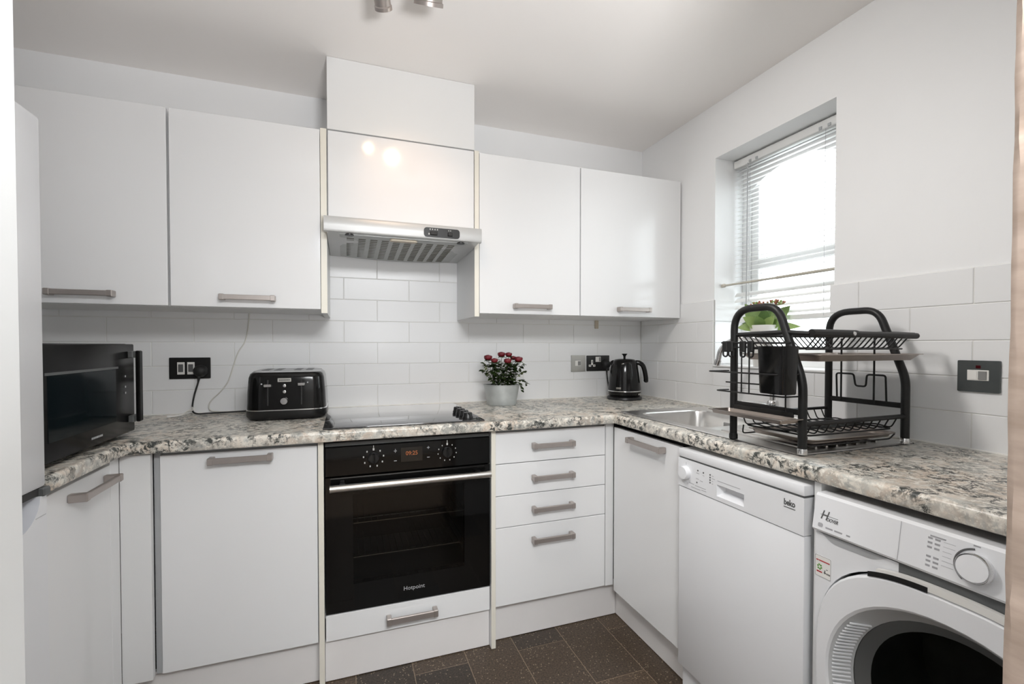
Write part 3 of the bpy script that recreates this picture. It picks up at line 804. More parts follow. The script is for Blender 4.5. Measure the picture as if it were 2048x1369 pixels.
arc = [Vector(ft(kc[1] - .0315*cos(radians(100+135*k/21)), kc[2] + .0315*sin(radians(100+135*k/21)))) for k in range(22)]
g.tube(arc, .0017, 6); obj('dial_arc', g, 'print', fa)
g = G()
for k in range(7):
    z = .8245-.0085*k
    for y0, y1 in ((-1.745, -1.738), (-1.757, -1.749)):
        if (k*3+int(y0*1000)) % 4: g.box(ft(0, z)[0], ft(0, z)[0]+.0008, y0, y1, z-.0019, z+.0019)
g.box(ft(0, .829)[0], ft(0, .829)[0]+.0008, -1.765, -1.741, .8275, .8305)
for k in range(6):
    z = .8245-.0085*k; ye = -1.780 if k in (0, 1, 4, 5) else -1.775
    g.box(ft(0, z)[0]+.0002, ft(0, z)[0]+.0007, ye, -1.762, z-.0003, z+.0003); g.box(ft(0, z)[0]+.0002, ft(0, z)[0]+.0007, -1.905, -1.850, z-.0003, z+.0003)
g.box(ft(0, .836)[0], ft(0, .836)[0]+.0008, -1.814, -1.804, .8345, .837)
obj('programme_marking', g, 'print_light', fa, kind='stuff')
# grey scoop under the fascia
g = G(); pts = fillet([(0, -1.532, .7515), (0, -1.556, .736), (0, -1.640, .738), (0, -1.668, .7515)], .012, 5)
g.rings([[(WX-.0012, p.y, p.z) for p in pts], [(WX+.016, p.y, min(.7505, p.z+.006)) for p in pts]], cap0=True)
obj('drawer_scoop', g, 'appl_grey', wm)
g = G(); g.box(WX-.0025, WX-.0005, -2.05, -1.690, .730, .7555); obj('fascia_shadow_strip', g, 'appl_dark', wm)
# porthole door
dr = None
def ring_pts(hy, hz, x, cy=cy_, cz=cz_, e=2.8): return [(x, u, v) for u, v in squircle(hy, hz, cy, cz, e)]
g = G()
g.rings([ring_pts(.248, .253, WX+.020), ring_pts(.248, .253, WX-.010), ring_pts(.244, .249, WX-.015), ring_pts(.222, .220, WX-.016, cz=.459, e=2.1), ring_pts(.218, .216, WX-.012, cz=.459, e=2.05)], cap0=False, cap1=False)
dr = obj('porthole_door', g, 'appliance', wm)
g = G(); n = 56
g.rings([ring_pts(.218, .216, WX-.012, cz=.459, e=2.05), ring_pts(.190, .190, WX+.030, cz=.459, e=2.0)], cap0=False, cap1=False)
bz = obj('door_bezel', g, 'bezel', dr)
g = G()
for k in range(34):
    z = .29+.0088*k
    for s in (1,):
        dzv = (z-.459)
        if abs(dzv) > .17: continue
        yo = cy_ + math.sqrt(max(0, .212**2-dzv**2)); yi = cy_ + math.sqrt(max(0, .193**2-dzv**2))
        g.tube([(WX-.0085, yo, z), (WX+.024, yi, z)], .0024, 6)
obj('ribbed_trim', g, 'appliance', bz, kind='stuff')
g = G(); rr = []
for k in range(9):
    t_ = k/8; rr.append(ring_pts(.190*cos(t_*pi/2*.9), .190*cos(t_*pi/2*.9), WX+.030+.075*sin(t_*pi/2), cz=.459, e=2.0))
g.rings(rr, cap0=False); obj('door_glass', g, 'drum_glass', dr)
g = G(); g.rings([ring_pts(.1895, .1895, WX+.0315, cz=.459, e=2.0), ring_pts(.166, .166, WX+.050, cz=.459, e=2.0)], cap0=False, cap1=False); obj('glass_rim', g, 'appl_dark', dr)
g = G(); g.lathe([(.196, .0), (.196, -.25), (.0, -.25)], (WX+.035, cy_, .459), 40, mat=Matrix.Rotation(-pi/2, 3, 'Y'), cap0=False, cap1=False)
drm = obj('drum', g, 'drum_dark', wm)
for a in (80, 200, 320):
    ya, za = cy_+.172*cos(radians(a)), .459+.172*sin(radians(a))
    obj('drum_paddle', G().tube([(WX+.09, ya, za), (WX+.26, ya, za)], .022, 8), 'appl_dark', drm)
# pale handle strip and dark slot above the door
g = G(); top = [(y, cz_+.253*(1-abs((y-cy_)/.248)**2.8)**(1/2.8)) for y in [-1.655-.01*k for k in range(30)]]
g.rings([[(WX-.0145, y, z+.002), (WX-.0145, y, z+.016), (WX-.004, y, z+.016), (WX-.004, y, z+.002)] for y, z in top]); obj('door_handle', g, 'white_plastic', dr)
g = G(); top2 = [(y, cz_+.253*(1-abs((y-cy_)/.248)**2.8)**(1/2.8)) for y in [-1.640-.0075*k for k in range(15)]]
g.rings([[(WX-.0152, y, z-.001), (WX-.0152, y, z+.010), (WX-.0145, y, z+.010), (WX-.0145, y, z-.001)] for y, z in top2]); obj('handle_slot', g, 'black_satin', dr)
# energy sticker
st = obj('sticker', G().prism(rrect(-1.553, -1.5155, .6475, .6975, .003), 0, .0006, fX(WX)), 'white_plastic', wm)
g = G(); q0, q1 = rrect(-1.553, -1.5155, .6475, .6975, .003), rrect(-1.552, -1.5165, .6485, .6965, .003)
g.rings([[(WX-.0009, u, v) for u, v in q0], [(WX-.0009, u, v) for u, v in q1]], cap0=False, cap1=False); obj('sticker_border', g, 'print_light', st)
g = G(); g.box(WX-.001, WX-.0005, -1.5235, -1.5185, .6845, .687); g.box(WX-.001, WX-.0005, -1.5500, -1.5245, .6845, .687)
g.box(WX-.001, WX-.0005, -1.5325, -1.5195, .6575, .6605); obj('red_wording', g, 'red', st, kind='stuff')
g = G()
for k in range(6):
    a = 2*pi*k/6+.3; g.lathe([(.0022, 0), (.002, .0006)], (WX-.0005, -1.5265+.0042*cos(a), .6705+.0052*sin(a)), 8, mat=Matrix.Rotation(-pi/2, 3, 'Y'))
obj('flower_emblem', g, 'green', st)
g = G(); g.box(WX-.001, WX-.0005, -1.5400, -1.5380, .6585, .6665); g.box(WX-.001, WX-.0005, -1.5420, -1.5365, .6595, .6612)
for k in range(3): g.box(WX-.001, WX-.0005, -1.5450-.003*k, -1.5430-.003*k, .6580, .6615)
g.box(WX-.001, WX-.0005, -1.5455, -1.5420, .6685, .6700); obj('dark_wording', g, 'print', st, kind='stuff')
for y in (wy0+.06, wy1-.06):
    for x in (-.53, -.08): obj('foot', G().lathe([(.022, .0), (.022, .03)], (x, y, .001), 12), 'rubber', wm)

# ---------------------------------------------------------------- microwave
mw = thing('microwave', 'black microwave with a vertical bar handle on the left return of the worktop', 'microwave', (-2.48, -.72, ZW))
mx = -2.300; my0, my1 = -.965, -.470
obj('case', G().box(-2.68, mx-.018, my0, my1, .912, 1.197, .004), 'micro_black', mw)
dr = obj('door', G().box(mx-.0175, mx, my0, my1, .914, 1.196, .004, 2), 'micro_black', mw)
obj('door_window', G().box(mx-.001, mx+.0012, my0+.03, -.60, .962, 1.120, .0005), 'micro_glass', dr)
obj('window_trim', G().box(mx, mx+.0016, my0+.02, -.585, 1.121, 1.1275), 'appl_dark', dr)
hb_ = obj('bar_handle', G().box(mx+.013, mx+.025, -.500, -.474, .945, 1.175, .003), 'micro_black', dr)
for z in (1.163, .957): obj('handle_mount', G().box(mx, mx+.014, -.520, -.476, z-.011, z+.011, .002), 'appl_dark', hb_)
g = G()
for z in (1.095, 1.062, 1.043): g.box(mx+.0005, mx+.0012, -.540, -.534, z-.003, z+.003)
obj('control_marking', g, 'appl_grey', dr)
g = G()
for k in range(7): g.box(mx+.0002, mx+.0010, -.690-.0088*k, -.6835-.0088*k, .934, .9395)
obj('brand_lettering', g, 'appl_grey', dr)
for x in (-2.62, -2.35):
    for y in (my0+.05, my1-.05): obj('foot', G().lathe([(.014, 0), (.014, .012)], (x, y, ZW+.0005), 12), 'rubber', mw)

# ---------------------------------------------------------------- toaster
ts = thing('toaster', 'glossy black four-slice toaster with chrome levers and band', 'toaster', (-1.8675, -.185, ZW))
def lofted(secs, n=6):
    """secs: (half_x, half_y, z, corner radius)"""
    g = G(); g.rings([[(u, v, z) for u, v in rrect(-a, a, -b, b, r, n)] for a, b, z, r in secs]); return g
tx = -1.8675; ty = -.185
obj('base', lofted([(.138, .134, .004, .055), (.146, .142, .016, .06), (.147, .143, .038, .06)]).xf(Matrix.Identity(4)), 'black_satin', ts, local=True)
obj('chrome_band', lofted([(.1455, .1415, .0375, .06), (.1485, .1445, .039, .06), (.1485, .1445, .0425, .06), (.1455, .1415, .044, .06)]), 'chrome', ts, local=True)
bd = obj('body', lofted([(.145, .141, .0435, .058), (.142, .138, .11, .055), (.137, .133, .165, .05), (.132, .128, .180, .046), (.124, .120, .187, .04)], 8), 'black_gloss', ts, local=True, ang=50)
obj('top_plate', lofted([(.123, .119, .186, .04), (.121, .117, .1905, .04), (.106, .102, .1925, .03)]), 'appl_grey', ts, local=True)
for sx in (-.058, .058):
    for dx in (-.022, .022):
        obj('bread_slot', G().box(sx+dx-.013, sx+dx+.013, -.078, .078, .190, .1932), 'black_satin', ts, local=True)
FY = -.141
def fr_y(z): return -(.141 - (z-.0435)*.045)
g = G()
for x in (-.065, .055): pass
for x, lz in ((-.0625, .137), (.0565, .140)):
    g = G(); g.box(x-.0025, x+.0025, fr_y(.10)-.0018, fr_y(.10)+.004, .058, .158); obj('lever_slot', g, 'rubber', bd, local=True)
    obj('lever', G().box(x-.013, x+.012, fr_y(lz)-.013, fr_y(lz)+.001, lz-.0048, lz+.0048, .0015), 'chrome', bd, local=True)
    s = -1 if x < 0 else 1
    obj('status_light', G().lathe([(.003, 0), (.0025, .001)], (x+s*.022, fr_y(lz+.006), lz+.006), 10, mat=Matrix.Rotation(pi/2, 3, 'X')), 'appl_grey', bd, local=True)
bg_ = obj('badge', G().prism(rrect(-.0285, .0195, .1500, .1645, .002), 0, .0015, lambda u, v, h: (u, fr_y(v)-h, v)), 'steel_plate', bd, local=True)
g = G()
for k in range(7): g.box(-.0235+.0056*k, -.0190+.0056*k, fr_y(.157)-.0020, fr_y(.157)-.0012, .1550, .1595)
obj('badge_lettering', g, 'print', bg_, local=True)
for z in (.135, .1115):
    b = obj('button', G().lathe([(.0062, 0), (.0058, .003), (.004, .0035)], (-.0045, fr_y(z), z), 16, mat=Matrix.Rotation(pi/2, 3, 'X')), 'chrome', bd, local=True)
obj('browning_knob', G().lathe([(.0145, 0), (.0145, .009), (.0125, .013), (0, .0138)], (-.0055, fr_y(.076)-.0005, .076), 24, mat=Matrix.Rotation(pi/2, 3, 'X'), cap1=False), 'chrome', bd, local=True)

# ---------------------------------------------------------------- kettle
kt = thing('kettle', 'black cordless kettle with chrome band in the corner of the worktop', 'kettle', (-.212, -.150, ZW), rot=radians(-32))
obj('power_base', G().lathe([(.088, .0006), (.094, .004), (.092, .014), (.080, .020)], (0, 0, 0), 36), 'black_satin', kt, local=True)
obj('lower_body', G().lathe([(.080, .0205), (.086, .028), (.089, .045)], (0, 0, 0), 36), 'black_gloss', kt, local=True)
obj('chrome_band', G().lathe([(.0885, .0445), (.0905, .0455), (.0905, .0495), (.0885, .0505)], (0, 0, 0), 36), 'chrome', kt, local=True)
bd = obj('body', G().lathe([(.088, .0505), (.084, .09), (.077, .145), (.069, .19), (.063, .207), (.052, .216), (.03, .220)], (0, 0, 0), 40), 'black_gloss', kt, local=True, ang=50)
ld = obj('lid_knob', G().lathe([(.006, .219), (.006, .232), (.010, .240), (.0155, .246), (.0145, .2475), (0, .2465)], (0, 0, 0), 20, cap1=False), 'black_satin', kt, local=True)
hp = smooth_path([(.058, 0, .200), (.080, 0, .197), (.098, 0, .180), (.108, 0, .145), (.113, 0, .108), (.111, 0, .092)], 5)
obj('handle', G().tube(hp, [.013]*6 + [.0125]*(len(hp)-9) + [.012, .010, .006], 12), 'black_gloss', kt, local=True)
g = G(); a = radians(-34)
for k in range(1): pass
pw = []
for k in range(9):
    z = .066+.105*k/8; rr = .0865 - (z-.06)*.13
    pw.append([(rr*cos(a+d), rr*sin(a+d), z) for d in (-.10, -.05, 0, .05, .10)])
g.rings(pw, closed=False); obj('water_gauge', g, 'grey_rocker', bd, local=True)
def badge(a0, z0, z1, half, rad):
    g = G(); g.rings([[(rad*cos(radians(a0)+d), rad*sin(radians(a0)+d), z) for d in (-half, -half/2, 0, half/2, half)] for z in (z0, z1)], closed=False); return g
obj('badge', badge(-112, .060, .070, .15, .0885), 'steel_plate', bd, local=True)
obj('badge', badge(-30, .028, .036, .15, .0895), 'steel_plate', kt, local=True)
spt = smooth_path([(-.052, 0, .186), (-.062, 0, .199), (-.068, 0, .209)], 4)
obj('spout', G().tube(spt, [.018, .0175, .017, .0165, .0155, .0145, .013, .011, .008], 12), 'black_gloss', bd, local=True)

# ---------------------------------------------------------------- sockets, switches, plugs and cables
def plate(name, label, cat, face, c, w, h, mat, th=.006):
    """face 'b' back wall, 'r' right wall; c = (along, z)"""
    loc = (c[0], 0, c[1]) if face == 'b' else (0, c[0], c[1])
    t = thing(name, label, cat, loc)
    f = fY(-.0002) if face == 'b' else fX(-.0002)
    u = c[0]
    obj('face_plate', G().prism(rrect(u-w/2, u+w/2, c[1]-h/2, c[1]+h/2, .003), 0, th, f), mat, t)
    return t, f
def small(face, u0, u1, v0, v1, h0, h1, bev=.0008):
    return G().box(u0, u1, -h1, -h0, v0, v1, bev) if face == 'b' else G().box(-h1, -h0, u0, u1, v0, v1, bev)
t, f = plate('double_socket', 'black double wall socket between the microwave and the toaster', 'socket', 'b', (-2.2715, 1.0955), .150, .090, 'black_plate')
for x in (-2.304, -2.268):
    p = obj('rocker_surround', small('b', x-.0135, x+.0135, 1.069, 1.121, .006, .0085), 'white_plastic', t)
    obj('rocker', small('b', x-.0085, x+.0085, 1.080, 1.112, .0085, .0125), 'print', p)
pl = thing('toaster_plug', 'black plug in the left socket with its cord running to the toaster', 'plug', (-2.233, -.03, 1.085))
g = G(); g.lathe([(.027, .0072), (.026, .022), (.021, .034), (.012, .040)], (-2.231, 0, 1.083), 24, mat=Matrix.Rotation(pi/2, 3, 'X')); obj('plug_body', g, 'rubber', pl)
cp_ = smooth_path([(-2.233, -.030, 1.062), (-2.236, -.032, 1.035), (-2.249, -.034, .985), (-2.256, -.036, .940), (-2.252, -.045, .914), (-2.232, -.055, .9055), (-2.200, -.052, .9055), (-2.160, -.046, .9055), (-2.10, -.040, .9055), (-2.04, -.026, .9055), (-1.97, -.018, .907)], 6)
obj('cord', G().tube(cp_, [.0065, .0062, .0058, .0052, .0046, .004] + [.0034]*(len(cp_)-6), 8), 'rubber', pl)

t, f = plate('fused_switch', 'single brushed steel switch plate beside the double socket, left of the kettle', 'switch', 'b', (-.416, 1.0915), .088, .092, 'steel_plate')
p = obj('rocker_surround', small('b', -.438, -.402, 1.078, 1.107, .006, .0078), 'white_plastic', t)
obj('rocker', small('b', -.421, -.404, 1.081, 1.104, .0078, .0105), 'grey_rocker', p)
obj('marking', small('b', -.440, -.408, 1.1105, 1.1125, .006, .0064, 0), 'print_light', t)
t, f = plate('double_socket', 'dark nickel double wall socket behind the kettle', 'socket', 'b', (-.2905, 1.0915), .146, .088, 'dark_plate')
p = obj('rocker_surround', small('b', -.308, -.274, 1.099, 1.128, .006, .0078), 'white_plastic', t)
obj('rocker', small('b', -.287, -.277, 1.102, 1.125, .0078, .0105), 'grey_rocker', p)
p = obj('pin_surround', small('b', -.336, -.324, 1.088, 1.110, .006, .0075), 'white_plastic', t)
g = G(); g.box(-.332, -.328, -.0079, -.0074, 1.093, 1.106); obj('pin_hole', g, 'print', p)
for x in (-.3435, -.3165):
    p = obj('pin_surround', small('b', x-.0075, x+.0075, 1.072, 1.084, .006, .0075), 'white_plastic', t)
    g = G(); g.box(x-.004, x+.004, -.0079, -.0074, 1.0765, 1.0805); obj('pin_hole', g, 'print', p)
obj('cover_link', small('b', -.336, -.324, 1.082, 1.090, .006, .0072), 'white_plastic', t)
pl = thing('kettle_plug', 'black plug in the right socket with its cord dropping behind the kettle', 'plug', (-.245, -.03, 1.09))
g = G(); g.lathe([(.027, .0072), (.026, .022), (.021, .034), (.012, .040)], (-.246, 0, 1.085), 24, mat=Matrix.Rotation(pi/2, 3, 'X')); obj('plug_body', g, 'rubber', pl)
cp_ = smooth_path([(-.248, -.030, 1.065), (-.250, -.034, 1.035), (-.247, -.036, 1.00), (-.240, -.036, .96), (-.230, -.036, .925), (-.215, -.038, .9065), (-.212, -.052, .906)], 6)
obj('cord', G().tube(cp_, [.0065, .0062, .0058, .0052, .0046, .004] + [.0034]*(len(cp_)-6), 8), 'rubber', pl)

t, f = plate('appliance_switch', 'slate-grey appliance switch with a white rocker panel above the washing machine', 'switch', 'r', (-1.535, 1.1065), .090, .087, 'slate_plate')
p = obj('rocker_surround', small('r', -1.558, -1.512, 1.095, 1.124, .006, .008), 'white_plastic', t)
obj('rocker', small('r', -1.554, -1.5365, 1.098, 1.121, .008, .011), 'grey_rocker', p)
obj('blank_rocker', small('r', -1.533, -1.515, 1.098, 1.121, .008, .0088), 'white_plastic', p)
obj('neon_light', small('r', -1.541, -1.530, 1.128, 1.137, .006, .0078), 'neon', t)

wire = smooth_path([(-2.045, -.012, 1.333), (-2.053, -.008, 1.261), (-2.065, -.008, 1.206), (-2.089, -.008, 1.165), (-2.103, -.008, 1.125), (-2.117, -.008, 1.075), (-2.132, -.008, 1.032), (-2.161, -.008, .990), (-2.189, -.008, .962), (-2.203, -.008, .937), (-2.199, -.008, .914), (-2.172, -.008, .9060), (-2.12, -.008, .9040), (-2.03, -.007, .9040)], 6)
tag(obj('white_cable', G().tube(wire, .0026, 6), 'cable_white'), 'thin white cable hanging from the wall cabinet down behind the toaster', 'cable')
tag(obj('cable_clip', G().box(-.312, -.290, -.010, -.0005, 1.288, 1.3335, .002), 'beige'), 'small beige strip hanging under the corner wall cabinet above the sockets', 'clip')

# fork lying by the socket cord
fk = thing('fork', 'stainless steel fork lying on the worktop below the black socket', 'fork', (-2.285, -.08, ZW))
hpts = smooth_path([(-2.325, -.105, .9045), (-2.300, -.098, .905), (-2.280, -.088, .908), (-2.270, -.075, .914)], 5)
obj('fork_handle', G().tube(hpts, [.0052]*3+[.0032]*(len(hpts)-3), 8), 'white_plastic', fk)
for k in range(5):
    o = .006*(k-2)
    obj('tine', G().tube(smooth_path([(-2.270+o*.2, -.075+o*.9, .914+abs(o)*.1), (-2.258+o*.2, -.066+o, .921+o*-.25), (-2.245+o*.2, -.058+o, .931+o*-.5)], 4), .0012, 6), 'white_plastic', fk)

# ---------------------------------------------------------------- potted roses
def leafmesh(name, mat, L=.022, w=.011, fold=.25):
    g = G(); P = [(0, 0, 0), (.35*L, w*.48, fold*w*.4), (.7*L, w*.40, fold*w*.35), (L, 0, -.08*L), (.7*L, -w*.40, fold*w*.35), (.35*L, -w*.48, fold*w*.4)]
    mid = [(0, 0, 0), (.35*L, 0, 0), (.7*L, 0, -.01*L), (L, 0, -.08*L)]
    v = [g.bm.verts.new(p) for p in P]; m1 = g.bm.verts.new(mid[1]); m2 = g.bm.verts.new(mid[2])
    for f in ((v[0], m1, v[1]), (v[1], m1, m2, v[2]), (v[2], m2, v[3]), (v[0], v[5], m1), (v[5], v[4], m2, m1), (v[4], v[3], m2)): g.bm.faces.new(f)
    bmesh.ops.solidify(g.bm, geom=g.bm.faces[:], thickness=.0006)
    me = bpy.data.meshes.new(name); g.bm.to_mesh(me); g.bm.free(); me.materials.append(M[mat]); return me
rp = thing('potted_roses', 'small potted rose bush with dark red blooms in an oval zinc tub on the worktop', 'potted plant', (-.925, -.165, ZW), rot=radians(-16))
tub = [(.060, .0006), (.0625, .004), (.065, .03), (.070, .06), (.0755, .096), (.0785, .0985), (.0785, .1005), (.0755, .1005)]
g = G(); g.lathe(tub, n=44, sx=1.16, sy=.76, cap1=False); g.lathe([(.0745, .1000), (.0705, .086)], n=44, sx=1.16, sy=.76, cap0=False, cap1=False)
tb = obj('zinc_tub', g, 'zinc', rp, local=True)
obj('tub_seam', G().box(-.040, -.0385, -.0475, -.044, .004, .094), 'zinc', tb, local=True) if 0 else None
obj('soil', G().lathe([(.071, .082), (.0725, .088)], n=32, sx=1.16, sy=.76), 'soil', rp, local=True)
LM = [leafmesh('leaf', 'leaf', .027, .015), leafmesh('leaf', 'leaf', .022, .013), leafmesh('leaf', 'leaf_pale', .019, .012)]
rnd = random.Random(5)
def put(me, parent, loc, yaw, pitch, roll, sc=1):
    o = obj('leaf', None, None, parent, mesh=me); o.location = loc; o.rotation_euler = (roll, pitch, yaw); o.scale = (sc,)*3; return o
blooms = [(-.066, .004, .231, .0200), (-.036, -.030, .218, .0170), (.001, .030, .246, .0190), (.036, .010, .246, .0165), (.028, -.036, .216, .0185), (.084, .006, .222, .0205), (.058, .03, .230, .014)]
stems = []
for i, (x, y, z, r) in enumerate(blooms):
    bx, by = x*.42, y*.35; p = smooth_path([(bx, by, .084), (bx*1.2+.2*(x-bx), by+.3*(y-by), .13), (bx+.75*(x-bx), by+.7*(y-by), .185), (x, y, z-.008)], 4)
    stems.append(p)
    obj('stem', G().tube(p, .0014, 5), 'stem', rp, local=True)
    # bloom: nested petal cups
    g = G(); n = 18
    for (rr, zz, ph) in ((1.0, 0, 0), (.78, .15, .5), (.52, .28, 1.1), (.28, .36, 1.7)):
        prof = [(.25*rr, -.55+zz), (.85*rr, -.30+zz*.9), (1.02*rr, .12+zz*.7), (.90*rr, .48+zz*.6)]
        rows = []
        for q, h in prof:
            rows.append([(x+r*(q*(1+.10*sin(5*2*pi*k/n+ph)))*cos(2*pi*k/n), y+r*(q*(1+.10*sin(5*2*pi*k/n+ph)))*sin(2*pi*k/n), z+r*(h+.12*sin(5*2*pi*k/n+ph+1))) for k in range(n)])
        g.rings(rows, cap1=(rr < .3))
    b = obj('rose_bloom', g, 'petal', rp, local=True, ang=60)
    g = G()
    for k in range(5):
        a = 2*pi*k/5; g.tube([(x, y, z-r*.6), (x+r*.8*cos(a), y+r*.8*sin(a), z-r*.55), (x+r*1.15*cos(a), y+r*1.15*sin(a), z-r*.9)], [.0022, .0018, .0004], 4)
    obj('sepal', g, 'leaf', b, local=True)
for p in stems:
    for k in range(3, len(p)-2):
        for q in range(2):
            a = rnd.uniform(0, 2*pi); c = p[k]
            put(LM[0 if c.z > .125 else rnd.choice((0, 2, 2))], rp, c+Vector((rnd.uniform(-.004, .004), rnd.uniform(-.004, .004), rnd.uniform(-.004, .004))), a, rnd.uniform(-.5, .45), rnd.uniform(-.6, .6), rnd.uniform(.75, 1.15))
from mathutils import Euler
fg = G()
for q in range(340):
    a = rnd.uniform(0, 2*pi); rr = math.sqrt(rnd.uniform(0, 1)); zz = rnd.uniform(.10, .205)
    me = LM[rnd.choice((0, 1))]
    sc_ = rnd.uniform(.75, 1.15); wd_ = .060 if zz > .12 else .05
    mt = Matrix.LocRotScale(Vector((rr*wd_*cos(a)+.008, rr*.036*sin(a), zz)), Euler((rnd.uniform(-.7, .7), rnd.uniform(-.4, .6), a+rnd.uniform(-.9, .9))), Vector((sc_,)*3))
    vs = [fg.bm.verts.new(mt @ v.co) for v in me.vertices]
    for p in me.polygons: fg.bm.faces.new([vs[i] for i in p.vertices])
obj('foliage', fg, 'leaf', rp, local=True, ang=0, kind='stuff')
# arching sprays left and right
for sp in ([(-.04, -.005, .10), (-.06, -.01, .15), (-.075, -.01, .19), (-.085, 0, .205)], [(.05, .0, .10), (.075, .005, .15), (.092, .005, .185), (.108, 0, .203)], [(.055, -.01, .10), (.083, -.005, .122), (.105, -.005, .118), (.122, 0, .102)], [(.055, -.02, .10), (.078, -.02, .112), (.090, -.02, .095), (.094, -.02, .075)], [(.05, -.01, .11), (.08, -.01, .145), (.098, -.01, .160), (.108, -.01, .166)], [(-.03, -.02, .10), (-.055, -.022, .14), (-.078, -.02, .166), (-.09, -.02, .172)]):
    p = smooth_path(sp, 4); obj('stem', G().tube(p, .0011, 5), 'stem', rp, local=True)
    for k in range(4, len(p)):
        for s in (-1, 1):
            d = (p[min(k+1, len(p)-1)]-p[k-1]); a = math.atan2(d.y, d.x)+s*rnd.uniform(.5, 1.3)
            put(rnd.choice(LM), rp, p[k], a, rnd.uniform(-.2, .6), rnd.uniform(-.6, .6), rnd.uniform(.75, 1.05))

# ---------------------------------------------------------------- sink
sk = thing('sink', 'stainless steel inset sink with a ribbed draining board on its right', 'sink', (-.285, -.98, ZW))
kx0, kx1, ky0, ky1 = -.520, -.050, -1.415, -.568
bx0, bx1, by0, by1 = -.476, -.150, -1.010, -.640
g = G(); bm = g.bm; zt = ZW+.0035
out = rrect(kx0, kx1, ky0, ky1, .012, 4); o2 = rrect(kx0+.004, kx1-.004, ky0+.004, ky1-.004, .010, 4)
inn = rrect(bx0, bx1, by0, by1, .055, 7)
v0 = [bm.verts.new((u, v, ZW+.0004)) for u, v in out]; v1 = [bm.verts.new((u, v, zt)) for u, v in o2]
for i in range(len(v0)): j = (i+1) % len(v0); bm.faces.new((v0[i], v0[j], v1[j], v1[i]))
drn = rrect(-.462, -.105, -1.385, -1.045, .02, 4)
vh = [bm.verts.new((u, v, zt)) for u, v in inn]; vd = [bm.verts.new((u, v, zt)) for u, v in drn]
ee = []
for L_ in (v1, vh, vd): ee += [bm.edges.get((L_[i], L_[(i+1) % len(L_)])) or bm.edges.new((L_[i], L_[(i+1) % len(L_)])) for i in range(len(L_))]
bmesh.ops.triangle_fill(bm, edges=ee, use_beauty=True)
prev = vh
for ins, dz, rad in ((.004, -.004, .053), (.008, -.02, .052), (.016, -.140, .050), (.040, -.162, .04)):
    cur = [bm.verts.new((u, v, zt+dz)) for u, v in rrect(bx0+ins, bx1-ins, by0+ins, by1-ins, rad, 7)]
    for i in range(len(prev)): j = (i+1) % len(prev); bm.faces.new((prev[i], prev[j], cur[j], cur[i]))
    prev = cur
bm.faces.new(prev)
low = [bm.verts.new((u, v, zt-.0025)) for u, v in rrect(-.457, -.110, -1.380, -1.050, .02, 4)]
for i in range(len(vd)): j = (i+1) % len(vd); bm.faces.new((vd[i], vd[j], low[j], low[i]))
bm.faces.new(low)
sb = obj('sink_top', g, 'steel', sk, ang=30)
obj('sealing_edge', G().prism(rrect(kx0-.0016, kx1+.0016, ky0-.0016, ky1+.0016, .013, 4), ZW+.0001, ZW+.0012, lambda u, v, h: (u, v, h)) if 0 else G().rings([[(u, v, ZW+.0003) for u, v in rrect(kx0-.0018, kx1+.0018, ky0-.0018, ky1+.0018, .013, 4)], [(u, v, ZW+.0014) for u, v in rrect(kx0-.0012, kx1+.0012, ky0-.0012, ky1+.0012, .013, 4)], [(u, v, ZW+.0014) for u, v in rrect(kx0+.0005, kx1-.0005, ky0+.0005, ky1-.0005, .012, 4)]], cap0=False, cap1=False), 'rubber', sk)
for k in range(8):
    x = -.435 + .042*k
    obj('drainer_rib', G().tube([(x, -1.065, zt-.0022), (x, -1.09, zt-.0012), (x, -1.34, zt-.0012), (x, -1.365, zt-.0022)], .0042, 8), 'steel', sb)
obj('waste_plug', G().lathe([(.035, -.1615), (.033, -.158), (.01, -.157), (0, -.1565)], (-.30, -.83, zt), 24, cap1=False), 'chrome', sb)
obj('overflow_cover', G().box(-.168, -.163, -.86, -.80, zt-.05, zt-.03, .002), 'chrome', sb)

# tap
tp = thing('mixer_tap', 'chrome swan-neck mixer tap behind the sink, partly hidden by the dish rack', 'tap', (-.088, -.96, ZW))
obj('tap_base', G().lathe([(.027, .004), (.027, .012), (.021, .018), (.021, .065), (.019, .075), (.014, .08)], (-.088, -.965, ZW), 24), 'chrome', tp)
sp = smooth_path([(-.088, -.965, ZW+.075), (-.088, -.965, ZW+.24), (-.095, -.945, ZW+.295), (-.118, -.895, ZW+.322), (-.150, -.835, ZW+.315), (-.172, -.795, ZW+.280), (-.180, -.779, ZW+.218)], 6)
obj('spout', G().tube(sp, .0105, 14), 'chrome', tp)
obj('spout_nozzle', G().tube([(-.1785, -.783, ZW+.232), (-.1815, -.776, ZW+.210)], .0125, 16), 'chrome', tp)
obj('lever', G().tube([(-.093, -.962, ZW+.046), (-.120, -.930, ZW+.062), (-.160, -.885, ZW+.068)], [.015, .010, .007], 12), 'chrome', tp)

